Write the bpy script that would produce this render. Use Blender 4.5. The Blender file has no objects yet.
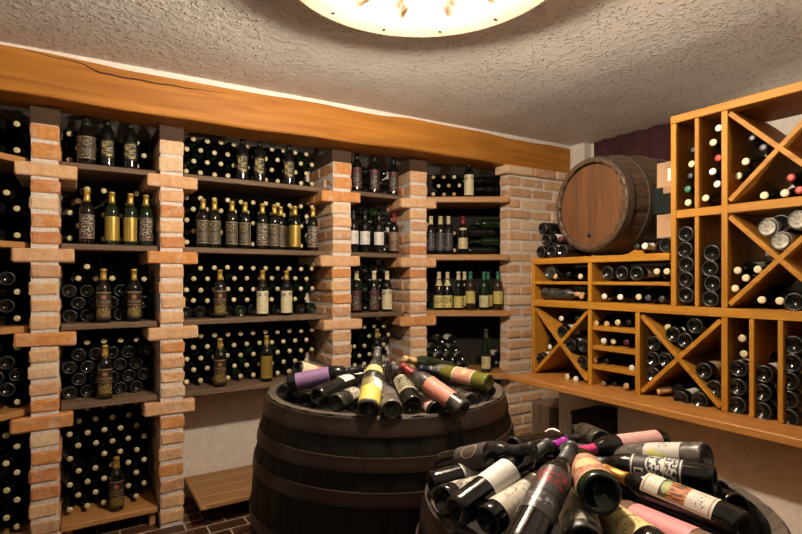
import bpy, bmesh, math, random
from mathutils import Vector, Matrix
rnd = random.Random(7)
PI = math.pi
scene = bpy.context.scene
col = scene.collection
CS, SN, FPX, HZ, EYE = .847, .531, 520.0, 279.0, 1.43
CAM = Vector((0, 0, EYE))

def ray(u, v):                      # direction of sight through a pixel of the 802x534 frame
    dx = (u-401)/FPX; dz = -(v-HZ)/FPX
    return Vector((dx*CS+SN, -dx*SN+CS, dz))
def on_x(u, v, X):
    r = ray(u, v); return CAM + r*(X/r.x)
def on_z(u, v, z):
    r = ray(u, v); return CAM + r*((z-EYE)/r.z)

# ------------------------------------------------------------------ materials
def new_mat(name):
    m = bpy.data.materials.new(name); m.use_nodes = True
    nt = m.node_tree; b = nt.nodes['Principled BSDF']
    return m, nt, b
def N(nt, t, **kw):
    n = nt.nodes.new(t)
    for k, v in kw.items(): setattr(n, k, v)
    return n
def setin(n, k, v): n.inputs[k].default_value = v
def rgba(c): return (c[0], c[1], c[2], 1)
def ramp(nt, stops):
    r = N(nt, 'ShaderNodeValToRGB'); e = r.color_ramp.elements
    while len(e) > 1: e.remove(e[-1])
    e[0].position = stops[0][0]; e[0].color = rgba(stops[0][1])
    for p, c in stops[1:]:
        x = e.new(p); x.color = rgba(c)
    return r
def coords(nt, scale=(1, 1, 1), kind='Object'):
    tc = N(nt, 'ShaderNodeTexCoord'); mp = N(nt, 'ShaderNodeMapping')
    mp.inputs['Scale'].default_value = scale
    nt.links.new(tc.outputs[kind], mp.inputs['Vector']); return mp.outputs['Vector']
def bump(nt, b, h, strength, dist):
    bn = N(nt, 'ShaderNodeBump'); setin(bn, 'Strength', strength); setin(bn, 'Distance', dist)
    nt.links.new(h, bn.inputs['Height']); nt.links.new(bn.outputs['Normal'], b.inputs['Normal'])

def wood(name, c0, c1, axis, rough=.5, scale=1.0, bmp=.25, coat=0.0, spec=.5):
    m, nt, b = new_mat(name)
    s = [26*scale]*3; s[axis] = 1.6*scale
    v = coords(nt, s)
    n1 = N(nt, 'ShaderNodeTexNoise'); setin(n1, 'Scale', 1.0); setin(n1, 'Detail', 6); setin(n1, 'Distortion', 1.2)
    nt.links.new(v, n1.inputs['Vector'])
    r = ramp(nt, [(.3, c0), (.52, [(a+q)/2 for a, q in zip(c0, c1)]), (.72, c1)])
    nt.links.new(n1.outputs['Fac'], r.inputs['Fac'])
    nt.links.new(r.outputs['Color'], b.inputs['Base Color'])
    setin(b, 'Roughness', rough); setin(b, 'Specular IOR Level', spec); setin(b, 'Coat Weight', coat); setin(b, 'Coat Roughness', .25)
    bump(nt, b, n1.outputs['Fac'], bmp, .004)
    return m

def rough_mat(name, c0, c1, scale, rough=.9, bmp=.5, dist=.004, detail=6):
    m, nt, b = new_mat(name)
    v = coords(nt)
    n1 = N(nt, 'ShaderNodeTexNoise'); setin(n1, 'Scale', scale); setin(n1, 'Detail', detail); setin(n1, 'Roughness', .65)
    nt.links.new(v, n1.inputs['Vector'])
    r = ramp(nt, [(.32, c0), (.68, c1)])
    nt.links.new(n1.outputs['Fac'], r.inputs['Fac']); nt.links.new(r.outputs['Color'], b.inputs['Base Color'])
    setin(b, 'Roughness', rough)
    bump(nt, b, n1.outputs['Fac'], bmp, dist)
    return m

def plain(name, c, rough=.5, metal=0.0, spec=.5, coat=0.0):
    m, nt, b = new_mat(name)
    setin(b, 'Base Color', rgba(c)); setin(b, 'Roughness', rough); setin(b, 'Metallic', metal); setin(b, 'Specular IOR Level', spec); setin(b, 'Coat Weight', coat)
    return m

def stucco_mat():
    m, nt, b = new_mat('stucco')
    v = coords(nt)
    vo = N(nt, 'ShaderNodeTexVoronoi'); setin(vo, 'Scale', 52); setin(vo, 'Randomness', 1)
    ns = N(nt, 'ShaderNodeTexNoise'); setin(ns, 'Scale', 30); setin(ns, 'Detail', 5)
    nb = N(nt, 'ShaderNodeTexNoise'); setin(nb, 'Scale', 3.5); setin(nb, 'Detail', 3)
    wv = N(nt, 'ShaderNodeVectorMath', operation='ADD')
    nw = N(nt, 'ShaderNodeTexNoise'); setin(nw, 'Scale', 18)
    sc = N(nt, 'ShaderNodeVectorMath', operation='SCALE'); setin(sc, 'Scale', .05)
    nt.links.new(v, nw.inputs['Vector']); nt.links.new(nw.outputs['Color'], sc.inputs[0])
    nt.links.new(v, wv.inputs[0]); nt.links.new(sc.outputs[0], wv.inputs[1])
    nt.links.new(wv.outputs[0], vo.inputs['Vector'])
    for n in (ns, nb): nt.links.new(v, n.inputs['Vector'])
    mr = N(nt, 'ShaderNodeMapRange'); setin(mr, 'From Min', .0); setin(mr, 'From Max', .42); setin(mr, 'To Min', 1); setin(mr, 'To Max', 0)
    nt.links.new(vo.outputs['Distance'], mr.inputs['Value'])
    mu = N(nt, 'ShaderNodeMath', operation='MULTIPLY'); nt.links.new(mr.outputs[0], mu.inputs[0])
    gt = N(nt, 'ShaderNodeMapRange'); setin(gt, 'From Min', .36); setin(gt, 'From Max', .54)
    nt.links.new(ns.outputs['Fac'], gt.inputs['Value']); nt.links.new(gt.outputs[0], mu.inputs[1])
    ad = N(nt, 'ShaderNodeMath', operation='MULTIPLY_ADD'); setin(ad, 1, .35)
    nt.links.new(ns.outputs['Fac'], ad.inputs[0]); nt.links.new(mu.outputs[0], ad.inputs[2])
    r = ramp(nt, [(.3, (.73, .69, .65)), (.7, (.83, .79, .75))])
    nt.links.new(nb.outputs['Fac'], r.inputs['Fac']); nt.links.new(r.outputs['Color'], b.inputs['Base Color'])
    setin(b, 'Roughness', .95); setin(b, 'Specular IOR Level', .1)
    bump(nt, b, ad.outputs[0], 1.0, .016)
    return m

def floor_mat():
    m, nt, b = new_mat('clinker_floor')
    v = coords(nt)
    br = N(nt, 'ShaderNodeTexBrick'); setin(br, 'Scale', 1.0)
    br.inputs['Brick Width'].default_value = .215; br.inputs['Row Height'].default_value = .105; br.inputs['Mortar Size'].default_value = .005
    br.inputs['Color1'].default_value = rgba((.055, .022, .012)); br.inputs['Color2'].default_value = rgba((.10, .042, .022)); br.inputs['Mortar'].default_value = rgba((.42, .35, .28))
    nt.links.new(v, br.inputs['Vector'])
    nt.links.new(br.outputs['Color'], b.inputs['Base Color'])
    rr = N(nt, 'ShaderNodeMapRange'); setin(rr, 'To Min', .28); setin(rr, 'To Max', .9); nt.links.new(br.outputs['Fac'], rr.inputs['Value']); nt.links.new(rr.outputs[0], b.inputs['Roughness'])
    iv = N(nt, 'ShaderNodeMath', operation='SUBTRACT'); setin(iv, 0, 1.0); nt.links.new(br.outputs['Fac'], iv.inputs[1])
    bump(nt, b, iv.outputs[0], .4, .003)
    return m

def label_mat(name, base, shapes=(), rough=.55, metal=0.0, dirt=.12):
    """paper label; shapes are painted one over the other in the label's own u (around) and v (up)"""
    m, nt, b = new_mat(name)
    uv = N(nt, 'ShaderNodeUVMap'); uv.uv_map = 'UVMap'
    sp = N(nt, 'ShaderNodeSeparateXYZ'); nt.links.new(uv.outputs[0], sp.inputs[0])
    U, V = sp.outputs[0], sp.outputs[1]
    def mth(op, a, c, d=None):
        n = N(nt, 'ShaderNodeMath', operation=op)
        for i, x in enumerate((a, c, d)):
            if x is None: continue
            if isinstance(x, (int, float)): n.inputs[i].default_value = x
            else: nt.links.new(x, n.inputs[i])
        return n.outputs[0]
    def box(u0, u1, v0, v1):
        return mth('MULTIPLY', mth('MULTIPLY', mth('GREATER_THAN', U, u0), mth('LESS_THAN', U, u1)), mth('MULTIPLY', mth('GREATER_THAN', V, v0), mth('LESS_THAN', V, v1)))
    ns = N(nt, 'ShaderNodeTexNoise'); setin(ns, 'Scale', 6); setin(ns, 'Detail', 4); nt.links.new(uv.outputs[0], ns.inputs['Vector'])
    mx = N(nt, 'ShaderNodeMix', data_type='RGBA'); mx.inputs[6].default_value = rgba(base); mx.inputs[7].default_value = rgba([c*(1-3*dirt) for c in base])
    nt.links.new(ns.outputs['Fac'], mx.inputs[0]); cur = mx.outputs[2]
    for s in shapes:
        k, c = s[0], s[-1]
        if k == 'rect': f = box(*s[1:5])
        elif k == 'frame':
            t = s[1]; f = mth('SUBTRACT', box(.04, .96, .03, .97), box(.04+t, .96-t, .03+t*.7, .97-t*.7))
        elif k in ('disc', 'ring'):
            du = mth('DIVIDE', mth('SUBTRACT', U, s[1]), s[3]); dv = mth('DIVIDE', mth('SUBTRACT', V, s[2]), s[4])
            d = mth('ADD', mth('MULTIPLY', du, du), mth('MULTIPLY', dv, dv)); f = mth('LESS_THAN', d, 1.0)
            if k == 'ring': f = mth('MULTIPLY', f, mth('GREATER_THAN', d, s[5]))
        else:                           # 'ink': broken marks inside a box: u0 u1 v0 v1 su sv thr
            mp = N(nt, 'ShaderNodeMapping'); mp.inputs['Scale'].default_value = (s[5]*1.6, s[6]*1.7, 1); nt.links.new(uv.outputs[0], mp.inputs['Vector'])
            n2 = N(nt, 'ShaderNodeTexNoise'); setin(n2, 'Scale', 1.0); setin(n2, 'Detail', 2); nt.links.new(mp.outputs[0], n2.inputs['Vector'])
            f = mth('MULTIPLY', box(*s[1:5]), mth('GREATER_THAN', n2.outputs['Fac'], s[7]))
        q = N(nt, 'ShaderNodeMix', data_type='RGBA'); nt.links.new(f, q.inputs[0]); nt.links.new(cur, q.inputs[6]); q.inputs[7].default_value = rgba(c); cur = q.outputs[2]
    nt.links.new(cur, b.inputs['Base Color']); setin(b, 'Roughness', rough); setin(b, 'Metallic', metal)
    return m

def glass(name, c, rough=.07, dust=0.0, trans=0.0, spec=.5):
    m, nt, b = new_mat(name)
    setin(b, 'IOR', 1.5); setin(b, 'Transmission Weight', trans); setin(b, 'Specular IOR Level', spec)
    v = coords(nt); ns = N(nt, 'ShaderNodeTexNoise'); setin(ns, 'Scale', 28); setin(ns, 'Detail', 5); nt.links.new(v, ns.inputs['Vector'])
    r = ramp(nt, [(.42, c), (.75, [x+dust*y for x, y in zip(c, (.42, .38, .32))])])
    nt.links.new(ns.outputs['Fac'], r.inputs['Fac']); nt.links.new(r.outputs['Color'], b.inputs['Base Color'])
    rr = N(nt, 'ShaderNodeMapRange'); setin(rr, 'From Min', .35); setin(rr, 'From Max', .75); setin(rr, 'To Min', rough); setin(rr, 'To Max', rough+.12+dust); nt.links.new(ns.outputs['Fac'], rr.inputs['Value']); nt.links.new(rr.outputs[0], b.inputs['Roughness'])
    return m

M = {}
M['stucco'] = stucco_mat()
M['plaster'] = rough_mat('plaster', (.64, .58, .51), (.78, .72, .65), 22, bmp=.6, dist=.006)
M['floor'] = floor_mat()
M['mortar'] = rough_mat('mortar', (.60, .53, .47), (.80, .74, .68), 60, bmp=1, dist=.008)
def brick_mat(name, c0, c1):
    m, nt, b = new_mat(name); v = coords(nt)
    n1 = N(nt, 'ShaderNodeTexNoise'); setin(n1, 'Scale', 30); setin(n1, 'Detail', 6); setin(n1, 'Roughness', .7)
    n2 = N(nt, 'ShaderNodeTexNoise'); setin(n2, 'Scale', 13); setin(n2, 'Detail', 5); setin(n2, 'Roughness', .65)
    for n in (n1, n2): nt.links.new(v, n.inputs['Vector'])
    r = ramp(nt, [(.32, c0), (.66, c1)]); nt.links.new(n1.outputs['Fac'], r.inputs['Fac'])
    f = ramp(nt, [(.52, (0, 0, 0)), (.72, (.75, .75, .75))]); nt.links.new(n2.outputs['Fac'], f.inputs['Fac'])
    q = N(nt, 'ShaderNodeMix', data_type='RGBA'); nt.links.new(f.outputs['Color'], q.inputs[0]); nt.links.new(r.outputs['Color'], q.inputs[6]); q.inputs[7].default_value = (.66, .52, .40, 1)
    nt.links.new(q.outputs[2], b.inputs['Base Color']); setin(b, 'Roughness', .92)
    bump(nt, b, n1.outputs['Fac'], .9, .008)
    return m
BT = [((.52, .20, .055), (.68, .32, .105)), ((.57, .30, .145), (.71, .43, .235)), ((.61, .34, .155), (.75, .47, .265)), ((.46, .23, .115), (.63, .38, .21)), ((.65, .43, .25), (.77, .56, .36)), ((.48, .18, .065), (.64, .29, .115))]
for i, (a, c) in enumerate(BT): M['brick%d' % i] = brick_mat('brick_tone_%d' % i, a, c)
for ax, n in enumerate('xyz'):
    M['honey_'+n] = wood('honey_wood_'+n, (.29, .115, .010), (.44, .20, .020), ax, .55, spec=.25)
    M['dark_'+n] = wood('weathered_board_'+n, (.10, .058, .032), (.20, .125, .075), ax, .7)
M['orange_x'] = wood('orange_board', (.36, .17, .05), (.50, .25, .085), 0, .5)
M['ledge'] = wood('ledge_wood', (.33, .135, .03), (.48, .21, .05), 1, .38, coat=.2)
M['beam'] = wood('beam_wood', (.29, .10, .012), (.50, .21, .032), 0, .55, scale=.6, bmp=1.0, spec=.3)
M['block'] = wood('dark_block', (.040, .017, .007), (.075, .034, .014), 0, .8)
M['bayshade'] = wood('bay_shade_black', (.010, .007, .005), (.020, .013, .009), 2, .85)  # shade of the bay backs put into the colour
M['bench'] = wood('bench_wood', (.26, .125, .04), (.40, .21, .075), 0, .5)
M['stave'] = wood('black_stave', (.004, .003, .0025), (.014, .0085, .0055), 2, .6, spec=.3, scale=1.5, bmp=.6)
M['hoop'] = rough_mat('hoop_iron', (.024, .014, .010), (.046, .027, .019), 14, rough=.38, bmp=.25, dist=.003)
M['rim'] = wood('worn_rim', (.035, .026, .019), (.10, .075, .052), 0, .8, scale=2)
M['cask'] = wood('cask_stave', (.045, .026, .014), (.10, .055, .028), 2, .55)
M['caskhead'] = wood('cask_head', (.075, .030, .011), (.15, .062, .022), 0, .5)
M['caskhoop'] = rough_mat('cask_hoop', (.04, .026, .018), (.07, .046, .03), 20, rough=.5, bmp=.2)
M['wheel'] = wood('whitened_wheel', (.40, .30, .21), (.56, .45, .34), 0, .7)
M['iron'] = plain('black_iron', (.02, .018, .016), .45, .6)
M['cloth'] = rough_mat('burgundy_cloth', (.035, .008, .012), (.075, .016, .022), 5, bmp=.3, dist=.02)
M['card'] = rough_mat('cardboard', (.33, .20, .105), (.40, .25, .14), 6, rough=.85, bmp=.1)
M['cardgreen'] = rough_mat('green_card', (.001, .004, .0035), (.002, .006, .005), 6, rough=1.0, bmp=.1)
M['crate'] = plain('black_crate', (.012, .011, .011), .6)
M['paper'] = plain('paper_white', (.78, .75, .70), .7)
M['dust'] = rough_mat('heel_dust', (.008, .008, .008), (.035, .034, .033), 60, rough=.35, bmp=.1)
M['black'] = glass('black_glass', (.0045, .0045, .004), .06, .012)
M['green'] = glass('dark_green_glass', (.006, .016, .006), .06, .012)
M['brownglass'] = glass('brown_glass', (.030, .016, .008), .10, .04)
M['dusty'] = glass('dusty_glass', (.018, .016, .013), .22, .16)
M['greydusty'] = glass('grey_dusty_glass', (.075, .066, .055), .2, .22)
M['rose'] = glass('clear_rose_glass', (.16, .085, .055), .12, .10)
M['yellowglass'] = glass('yellow_green_glass', (.16, .15, .02), .06, .02, trans=.25)
M['flock'] = rough_mat('speckled_mould', (.12, .11, .09), (.62, .57, .48), 70, bmp=.8)
CAPC = {'cream': (.66, .56, .34), 'gold': (.55, .36, .08), 'goldcap': (.62, .30, .06), 'black': (.012, .012, .012), 'grey': (.06, .058, .06), 'red': (.20, .012, .018), 'brightred': (.38, .04, .03), 'pink': (.66, .05, .20), 'purple': (.36, .02, .36), 'greenc': (.03, .16, .10), 'white': (.74, .70, .62), 'maroon': (.09, .015, .018), 'blueblack': (.02, .024, .04), 'tan': (.50, .30, .13), 'brown': (.22, .11, .05), 'palegold': (.58, .50, .27)}
for k, c in CAPC.items(): M['cap_'+k] = plain('capsule_'+k, c, .42, .55 if k in ('gold', 'goldcap') else .0)
K = (.014, .012, .010)
GOLDL = (.42, .29, .07); CREAM = (.74, .66, .40); WHT = (.80, .77, .71)
LB = {
 'framed': label_mat('framed_label', K, [('frame', .03, (.48, .38, .18)), ('ink', .15, .85, .55, .9, 7, 14, .56, (.40, .30, .12)), ('ink', .15, .85, .1, .5, 9, 20, .56, (.34, .26, .16))]),
 'scribble': label_mat('scribble_label', (.022, .018, .016), [('frame', .025, (.34, .28, .2)), ('ink', .1, .9, .12, .92, 6, 9, .54, (.42, .34, .24)), ('rect', .05, .95, .05, .1, (.2, .04, .03))]),
 'goldbars': label_mat('gold_bars_label', K, [('ink', .15, .85, .1, .9, 1.5, 13, .52, (.46, .36, .14))]),
 'goldfoil': label_mat('gold_foil_label', (.50, .34, .07), [('ink', .12, .88, .1, .9, 6, 16, .62, (.28, .18, .04))], .35, .5),
 'seal': label_mat('brown_seal_label', (.032, .017, .010), [('rect', .02, .98, .955, .99, (.30, .17, .07)), ('disc', .5, .80, .12, .07, (.30, .12, .05)), ('ink', .1, .9, .58, .68, 8, 8, .5, (.26, .17, .08)), ('rect', .05, .95, .49, .52, (.22, .13, .05)), ('disc', .5, .24, .36, .15, (.12, .085, .015)), ('ink', .12, .88, .08, .44, 7, 9, .56, (.30, .22, .05))]),
 'creamblk': label_mat('cream_label', (.74, .66, .42), [('ink', .1, .45, .72, .92, 7, 9, .5, (.03, .025, .02)), ('ink', .62, .92, .76, .93, 7, 9, .52, (.04, .03, .02)), ('ink', .2, .85, .3, .6, 6, 12, .6, (.35, .26, .12)), ('rect', .15, .85, .14, .16, (.4, .3, .15))]),
 'white': label_mat('white_label', WHT, [('rect', .1, .9, .42, .44, (.4, .38, .34)), ('ink', .55, .85, .55, .8, 8, 8, .55, (.05, .045, .04)), ('ink', .15, .85, .15, .32, 14, 22, .58, (.4, .37, .33))]),
 'brownpic': label_mat('brown_picture_label', (.24, .14, .08), [('ink', .1, .9, .1, .55, 5, 6, .52, (.04, .03, .025)), ('ink', .1, .9, .6, .9, 8, 14, .6, (.42, .3, .2))]),
 'redframe': label_mat('red_framed_label', (.016, .008, .008), [('frame', .028, (.26, .10, .09)), ('rect', .1, .9, .80, .92, (.09, .012, .018)), ('ink', .2, .8, .15, .75, 7, 9, .57, (.36, .31, .22)), ('rect', .1, .9, .07, .14, (.09, .015, .02))]),
 'yellow': label_mat('yellow_label', (.66, .54, .16), [('ink', .15, .85, .5, .85, 6, 8, .6, (.3, .2, .04)), ('ink', .2, .8, .15, .4, 10, 18, .58, (.45, .35, .1)), ('rect', .05, .95, .955, .99, (.3, .25, .1))]),
 'yellowblk': label_mat('yellow_black_label', (.70, .60, .20), [('ink', .1, .9, .3, .85, 5, 6, .55, (.05, .04, .02)), ('rect', .1, .9, .12, .16, (.3, .22, .06))]),
 'paleyel': label_mat('pale_yellow_label', (.68, .64, .36), [('ink', .1, .6, .35, .85, 5, 6, .52, (.3, .3, .12)), ('ink', .2, .8, .1, .3, 12, 20, .58, (.4, .36, .16))]),
 'creamround': label_mat('cream_round_label', (.70, .58, .34), [('rect', .05, .95, .3, .36, (.35, .2, .08)), ('ink', .1, .9, .45, .8, 7, 12, .56, (.4, .3, .14))]),
 'silver': label_mat('silver_scribble_label', (.018, .018, .022), [('ink', .1, .9, .05, .95, 3, 12, .56, (.15, .15, .16)), ('rect', .0, .18, .1, .6, (.14, .05, .045))]),
 'purple': label_mat('purple_label', (.24, .13, .29), [('ink', .2, .8, .2, .8, 6, 16, .66, (.34, .22, .38))]),
 'creamplain': label_mat('cream_plain_label', (.72, .56, .38), [('disc', .35, .72, .13, .10, (.5, .16, .14)), ('ink', .1, .9, .15, .5, 7, 16, .62, (.46, .32, .2))]),
 'yellowring': label_mat('yellow_white_label', (.74, .62, .12), [('disc', .78, .98, .30, .38, (.84, .80, .70)), ('disc', .32, .86, .26, .22, (.20, .17, .05)), ('rect', 0, 1, 0, .05, (.3, .26, .1))]),
 'yellowneck': label_mat('yellow_shoulder_label', (.62, .54, .20), [('ink', .1, .9, .2, .8, 6, 8, .6, (.3, .24, .08))]),
 'ornate': label_mat('ornate_beige_label', (.30, .27, .17), [('frame', .05, (.5, .44, .28)), ('ink', .18, .82, .5, .88, 5, 6, .5, (.02, .02, .015)), ('ink', .15, .85, .1, .45, 9, 16, .52, (.04, .035, .025))]),
 'pink': label_mat('pink_label', (.66, .24, .17), [('ink', .2, .8, .5, .75, 5, 9, .58, (.74, .5, .38)), ('ink', .2, .8, .15, .4, 9, 18, .64, (.74, .44, .32))]),
 'pinkgold': label_mat('pink_gold_label', (.66, .28, .20), [('disc', .5, .42, .12, .10, (.62, .45, .2)), ('ink', .1, .9, .55, .85, 6, 8, .58, (.7, .48, .26)), ('rect', 0, 1, .0, .06, (.7, .5, .3)), ('rect', 0, 1, .94, 1, (.7, .5, .3))]),
 'palepink': label_mat('pale_pink_label', (.74, .42, .38), [('ink', .15, .85, .2, .8, 5, 14, .68, (.8, .55, .5))], dirt=.06),
 'rosepink': label_mat('rose_pink_label', (.72, .26, .27), [('ink', .15, .85, .2, .8, 8, 14, .7, (.78, .4, .38))], dirt=.05),
 'ringblack': label_mat('dark_label_with_oval', (.055, .048, .046), [('ring', .5, .5, .20, .25, .84, (.60, .44, .26)), ('disc', .5, .5, .18, .22, (.075, .05, .045))]),
 'sticker': label_mat('white_label_with_purple_stamp', (.78, .74, .70), [('rect', .52, .84, .62, .86, (.10, .05, .24)), ('ink', .55, .8, .65, .83, 8, 10, .55, (.5, .42, .55))]),
 'bigwhite': label_mat('big_white_label', (.80, .76, .72), [('ink', .15, .85, .55, .75, 12, 26, .67, (.58, .54, .5))], dirt=.05),
 'stripes': label_mat('pale_striped_label', (.20, .18, .15), [('ink', .05, .95, .0, 1, 4, 2, .5, (.52, .48, .40)), ('rect', .05, .95, .8, .86, (.5, .46, .4))]),
 'map': label_mat('cream_label_with_grey_blots', (.70, .64, .53), [('ink', .1, .9, .15, .85, 3.2, 4.2, .55, (.40, .36, .30)), ('ink', .15, .85, .3, .7, 5, 6, .62, (.24, .21, .17))]),
 'redscript': label_mat('dark_label_red_script', (.085, .08, .08), [('ink', .12, .88, .60, .92, 5, 9, .54, (.42, .02, .03)), ('rect', 0, 1, .40, .425, (.012, .012, .012)), ('ink', .12, .88, .14, .34, 8, 8, .56, (.30, .29, .29))], rough=.3, metal=.3),
 'greytag': label_mat('pale_label_yellow_shape', (.60, .56, .50), [('ink', .1, .55, .35, .85, 3, 4, .47, (.52, .50, .12)), ('ink', .6, .9, .3, .6, 9, 12, .55, (.12, .1, .08))]),
 'whiteframe': label_mat('black_label_white_frame', (.025, .023, .02), [('frame', .035, (.70, .66, .6)), ('rect', .12, .32, .72, .9, (.72, .68, .62)), ('rect', .17, .27, .76, .87, K), ('disc', .5, .52, .34, .17, (.72, .68, .62)), ('ink', .2, .8, .4, .66, 5, 7, .52, K), ('ink', .1, .9, .1, .32, 6, 14, .5, (.7, .66, .6)), ('rect', .1, .9, .33, .37, (.7, .66, .6))]),
 'picture': label_mat('long_cream_label_with_picture', (.76, .70, .60), [('frame', .03, (.40, .22, .12)), ('rect', .08, .92, .36, .74, (.07, .045, .02)), ('disc', .5, .66, .3, .06, (.34, .42, .16)), ('ink', .1, .9, .36, .62, 8, 3, .48, (.58, .18, .05)), ('ink', .2, .8, .80, .92, 10, 20, .6, (.4, .3, .2)), ('ink', .15, .85, .1, .28, 8, 20, .58, (.2, .16, .12))], dirt=.04),
 'ornateorange': label_mat('ornate_orange_label', (.62, .34, .20), [('ink', .05, .95, .1, .9, 6, 8, .52, (.30, .10, .07)), ('disc', .5, .5, .2, .2, (.70, .5, .25))]),
 'roundhill': label_mat('cream_label_with_grey_round_picture', (.76, .68, .55), [('disc', .5, .02, .46, .30, (.20, .18, .13)), ('ink', .1, .9, .02, .30, 6, 8, .54, (.42, .38, .28))], dirt=.05),
 'shield': label_mat('yellow_label_with_brown_shield', (.72, .60, .28), [('disc', .5, .74, .22, .12, (.22, .10, .03)), ('ink', .2, .8, .36, .46, 12, 16, .5, (.12, .09, .04)), ('ink', .2, .8, .12, .26, 12, 16, .55, (.25, .18, .08))], dirt=.05),
 'bwhite': label_mat('white_side_label', (.70, .66, .58), [('ink', .1, .9, .2, .8, 8, 14, .6, (.3, .27, .22))]),
 'btan': label_mat('tan_side_label', (.42, .30, .18), [('ink', .1, .9, .2, .8, 8, 14, .58, (.2, .12, .06))]),
 'olive': label_mat('pale_green_side_label', (.42, .44, .22), [('ink', .1, .9, .2, .8, 8, 14, .6, (.2, .2, .08))]),
}

# ------------------------------------------------------------------ object helpers
def link(name, me, mat=None, parent=None):
    o = bpy.data.objects.new(name, me); col.objects.link(o)
    if mat is not None:
        if not me.materials: me.materials.append(mat)
        elif me.materials[0] is not mat:
            o.material_slots[0].link = 'OBJECT'; o.material_slots[0].material = mat
    if parent: o.parent = parent
    return o
def tag(o, label=None, cat=None, group=None, kind=None):
    if label: o['label'] = label
    if cat: o['category'] = cat
    if group: o['group'] = group
    if kind: o['kind'] = kind
    return o
def empty(name, loc=(0, 0, 0), label=None, cat=None, group=None, rz=0):
    o = bpy.data.objects.new(name, None); col.objects.link(o); o.location = loc; o.rotation_euler = (0, 0, rz); o.empty_display_size = .05
    return tag(o, label, cat, group)
def mesh(bm, name, smooth=False):
    bmesh.ops.recalc_face_normals(bm, faces=bm.faces)
    me = bpy.data.meshes.new(name); bm.to_mesh(me); bm.free()
    if smooth: me.polygons.foreach_set('use_smooth', [True]*len(me.polygons))
    return me
def add_box(bm, p0, p1, bev=.004, jit=0.0, mi=0, mtx=None, seg=1):
    r = bmesh.ops.create_cube(bm, size=1.0); vs = r['verts']
    c = [(a+b)/2 for a, b in zip(p0, p1)]; s = [abs(b-a) for a, b in zip(p0, p1)]
    for v in vs: v.co = Vector((v.co.x*s[0]+c[0], v.co.y*s[1]+c[1], v.co.z*s[2]+c[2]))
    fs = {f for v in vs for f in v.link_faces}
    if bev > 0:
        es = list({e for v in vs for e in v.link_edges})
        g = bmesh.ops.bevel(bm, geom=es, offset=bev, segments=seg, affect='EDGES', profile=.5)
        vs = list({v for f in g['faces'] for v in f.verts}); fs = {f for v in vs for f in v.link_faces}
    for f in fs: f.material_index = mi
    if jit:
        for v in vs: v.co += Vector((rnd.uniform(-jit, jit), rnd.uniform(-jit, jit), rnd.uniform(-jit, jit)))
    if mtx is not None:
        for v in vs: v.co = mtx @ v.co
    return vs
def box_obj(name, p0, p1, mat, parent=None, bev=.003, mtx=None):
    bm = bmesh.new(); add_box(bm, p0, p1, bev, mtx=mtx)
    return link(name, mesh(bm, name), mat, parent)
def lathe(bm, prof, seg=24, mi=0, mats=None):
    rings = []
    for r, z in prof:
        if r < 1e-6: rings.append([bm.verts.new((0, 0, z))])
        else: rings.append([bm.verts.new((r*math.cos(2*PI*i/seg), r*math.sin(2*PI*i/seg), z)) for i in range(seg)])
    for k in range(len(rings)-1):
        a, b = rings[k], rings[k+1]
        for i in range(seg):
            j = (i+1) % seg
            if len(a) == 1 and len(b) == 1: continue
            if len(a) == 1: f = bm.faces.new((a[0], b[j], b[i]))
            elif len(b) == 1: f = bm.faces.new((a[i], a[j], b[0]))
            else: f = bm.faces.new((a[i], a[j], b[j], b[i]))
            f.material_index = mats[k] if mats else mi
def tube(bm, p, q, r, seg=10):
    p, q = Vector(p), Vector(q); d = q-p; m = d.to_track_quat('Z', 'Y').to_matrix().to_4x4(); m.translation = p
    n0 = len(bm.verts); lathe(bm, [(0, 0), (r, 0), (r, d.length), (0, d.length)], seg)
    bm.verts.ensure_lookup_table()
    for v in bm.verts[n0:]: v.co = m @ v.co
def struct(name, o): o['kind'] = 'structure'; return o

# ------------------------------------------------------------------ the bottle
SHAPES = {
 'bordeaux': dict(H=.300, prof=[(0, .017), (.012, .0145), (.022, .007), (.029, .002), (.032, .0), (.0355, .003), (.0372, .009), (.0375, .016), (.0375, .182), (.0365, .194), (.0335, .206), (.027, .218), (.0205, .228), (.0165, .240), (.0150, .252), (.0146, .288), (.0152, .289), (.0152, .293), (.0140, .2995), (0, .300)], R=.0375, cap=.236, body=(.035, .175)),
 'burgundy': dict(H=.298, prof=[(0, .034), (.014, .028), (.026, .010), (.031, .003), (.034, 0), (.0385, .003), (.0405, .010), (.041, .018), (.041, .135), (.0395, .152), (.0355, .172), (.029, .195), (.022, .217), (.0170, .236), (.0152, .252), (.0146, .286), (.0158, .287), (.0158, .294), (.012, .298), (0, .298)], R=.041, cap=.240, body=(.03, .128)),
 'hock': dict(H=.335, prof=[(0, .012), (.02, .006), (.029, .0), (.0345, .003), (.0362, .010), (.0362, .145), (.0345, .170), (.030, .200), (.0235, .232), (.0178, .262), (.0150, .285), (.0140, .322), (.0152, .323), (.0152, .331), (.011, .335), (0, .335)], R=.0362, cap=.265, body=(.035, .14)),
 'champagne': dict(H=.305, prof=[(0, .026), (.016, .021), (.028, .009), (.034, .003), (.0375, 0), (.0425, .004), (.0442, .012), (.0442, .150), (.0425, .165), (.038, .186), (.031, .208), (.0235, .232), (.0180, .255), (.0160, .280), (.0172, .288), (.0172, .299), (.013, .305), (0, .305)], R=.0442, cap=.215, body=(.03, .13)),
}
_mc = {}
def rad_at(prof, z):
    c = [r0+(r1-r0)*(z-z0)/(z1-z0) for (r0, z0), (r1, z1) in zip(prof, prof[1:]) if z0 <= z <= z1 and z1 > z0]
    return max(c) if c else .015
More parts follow.
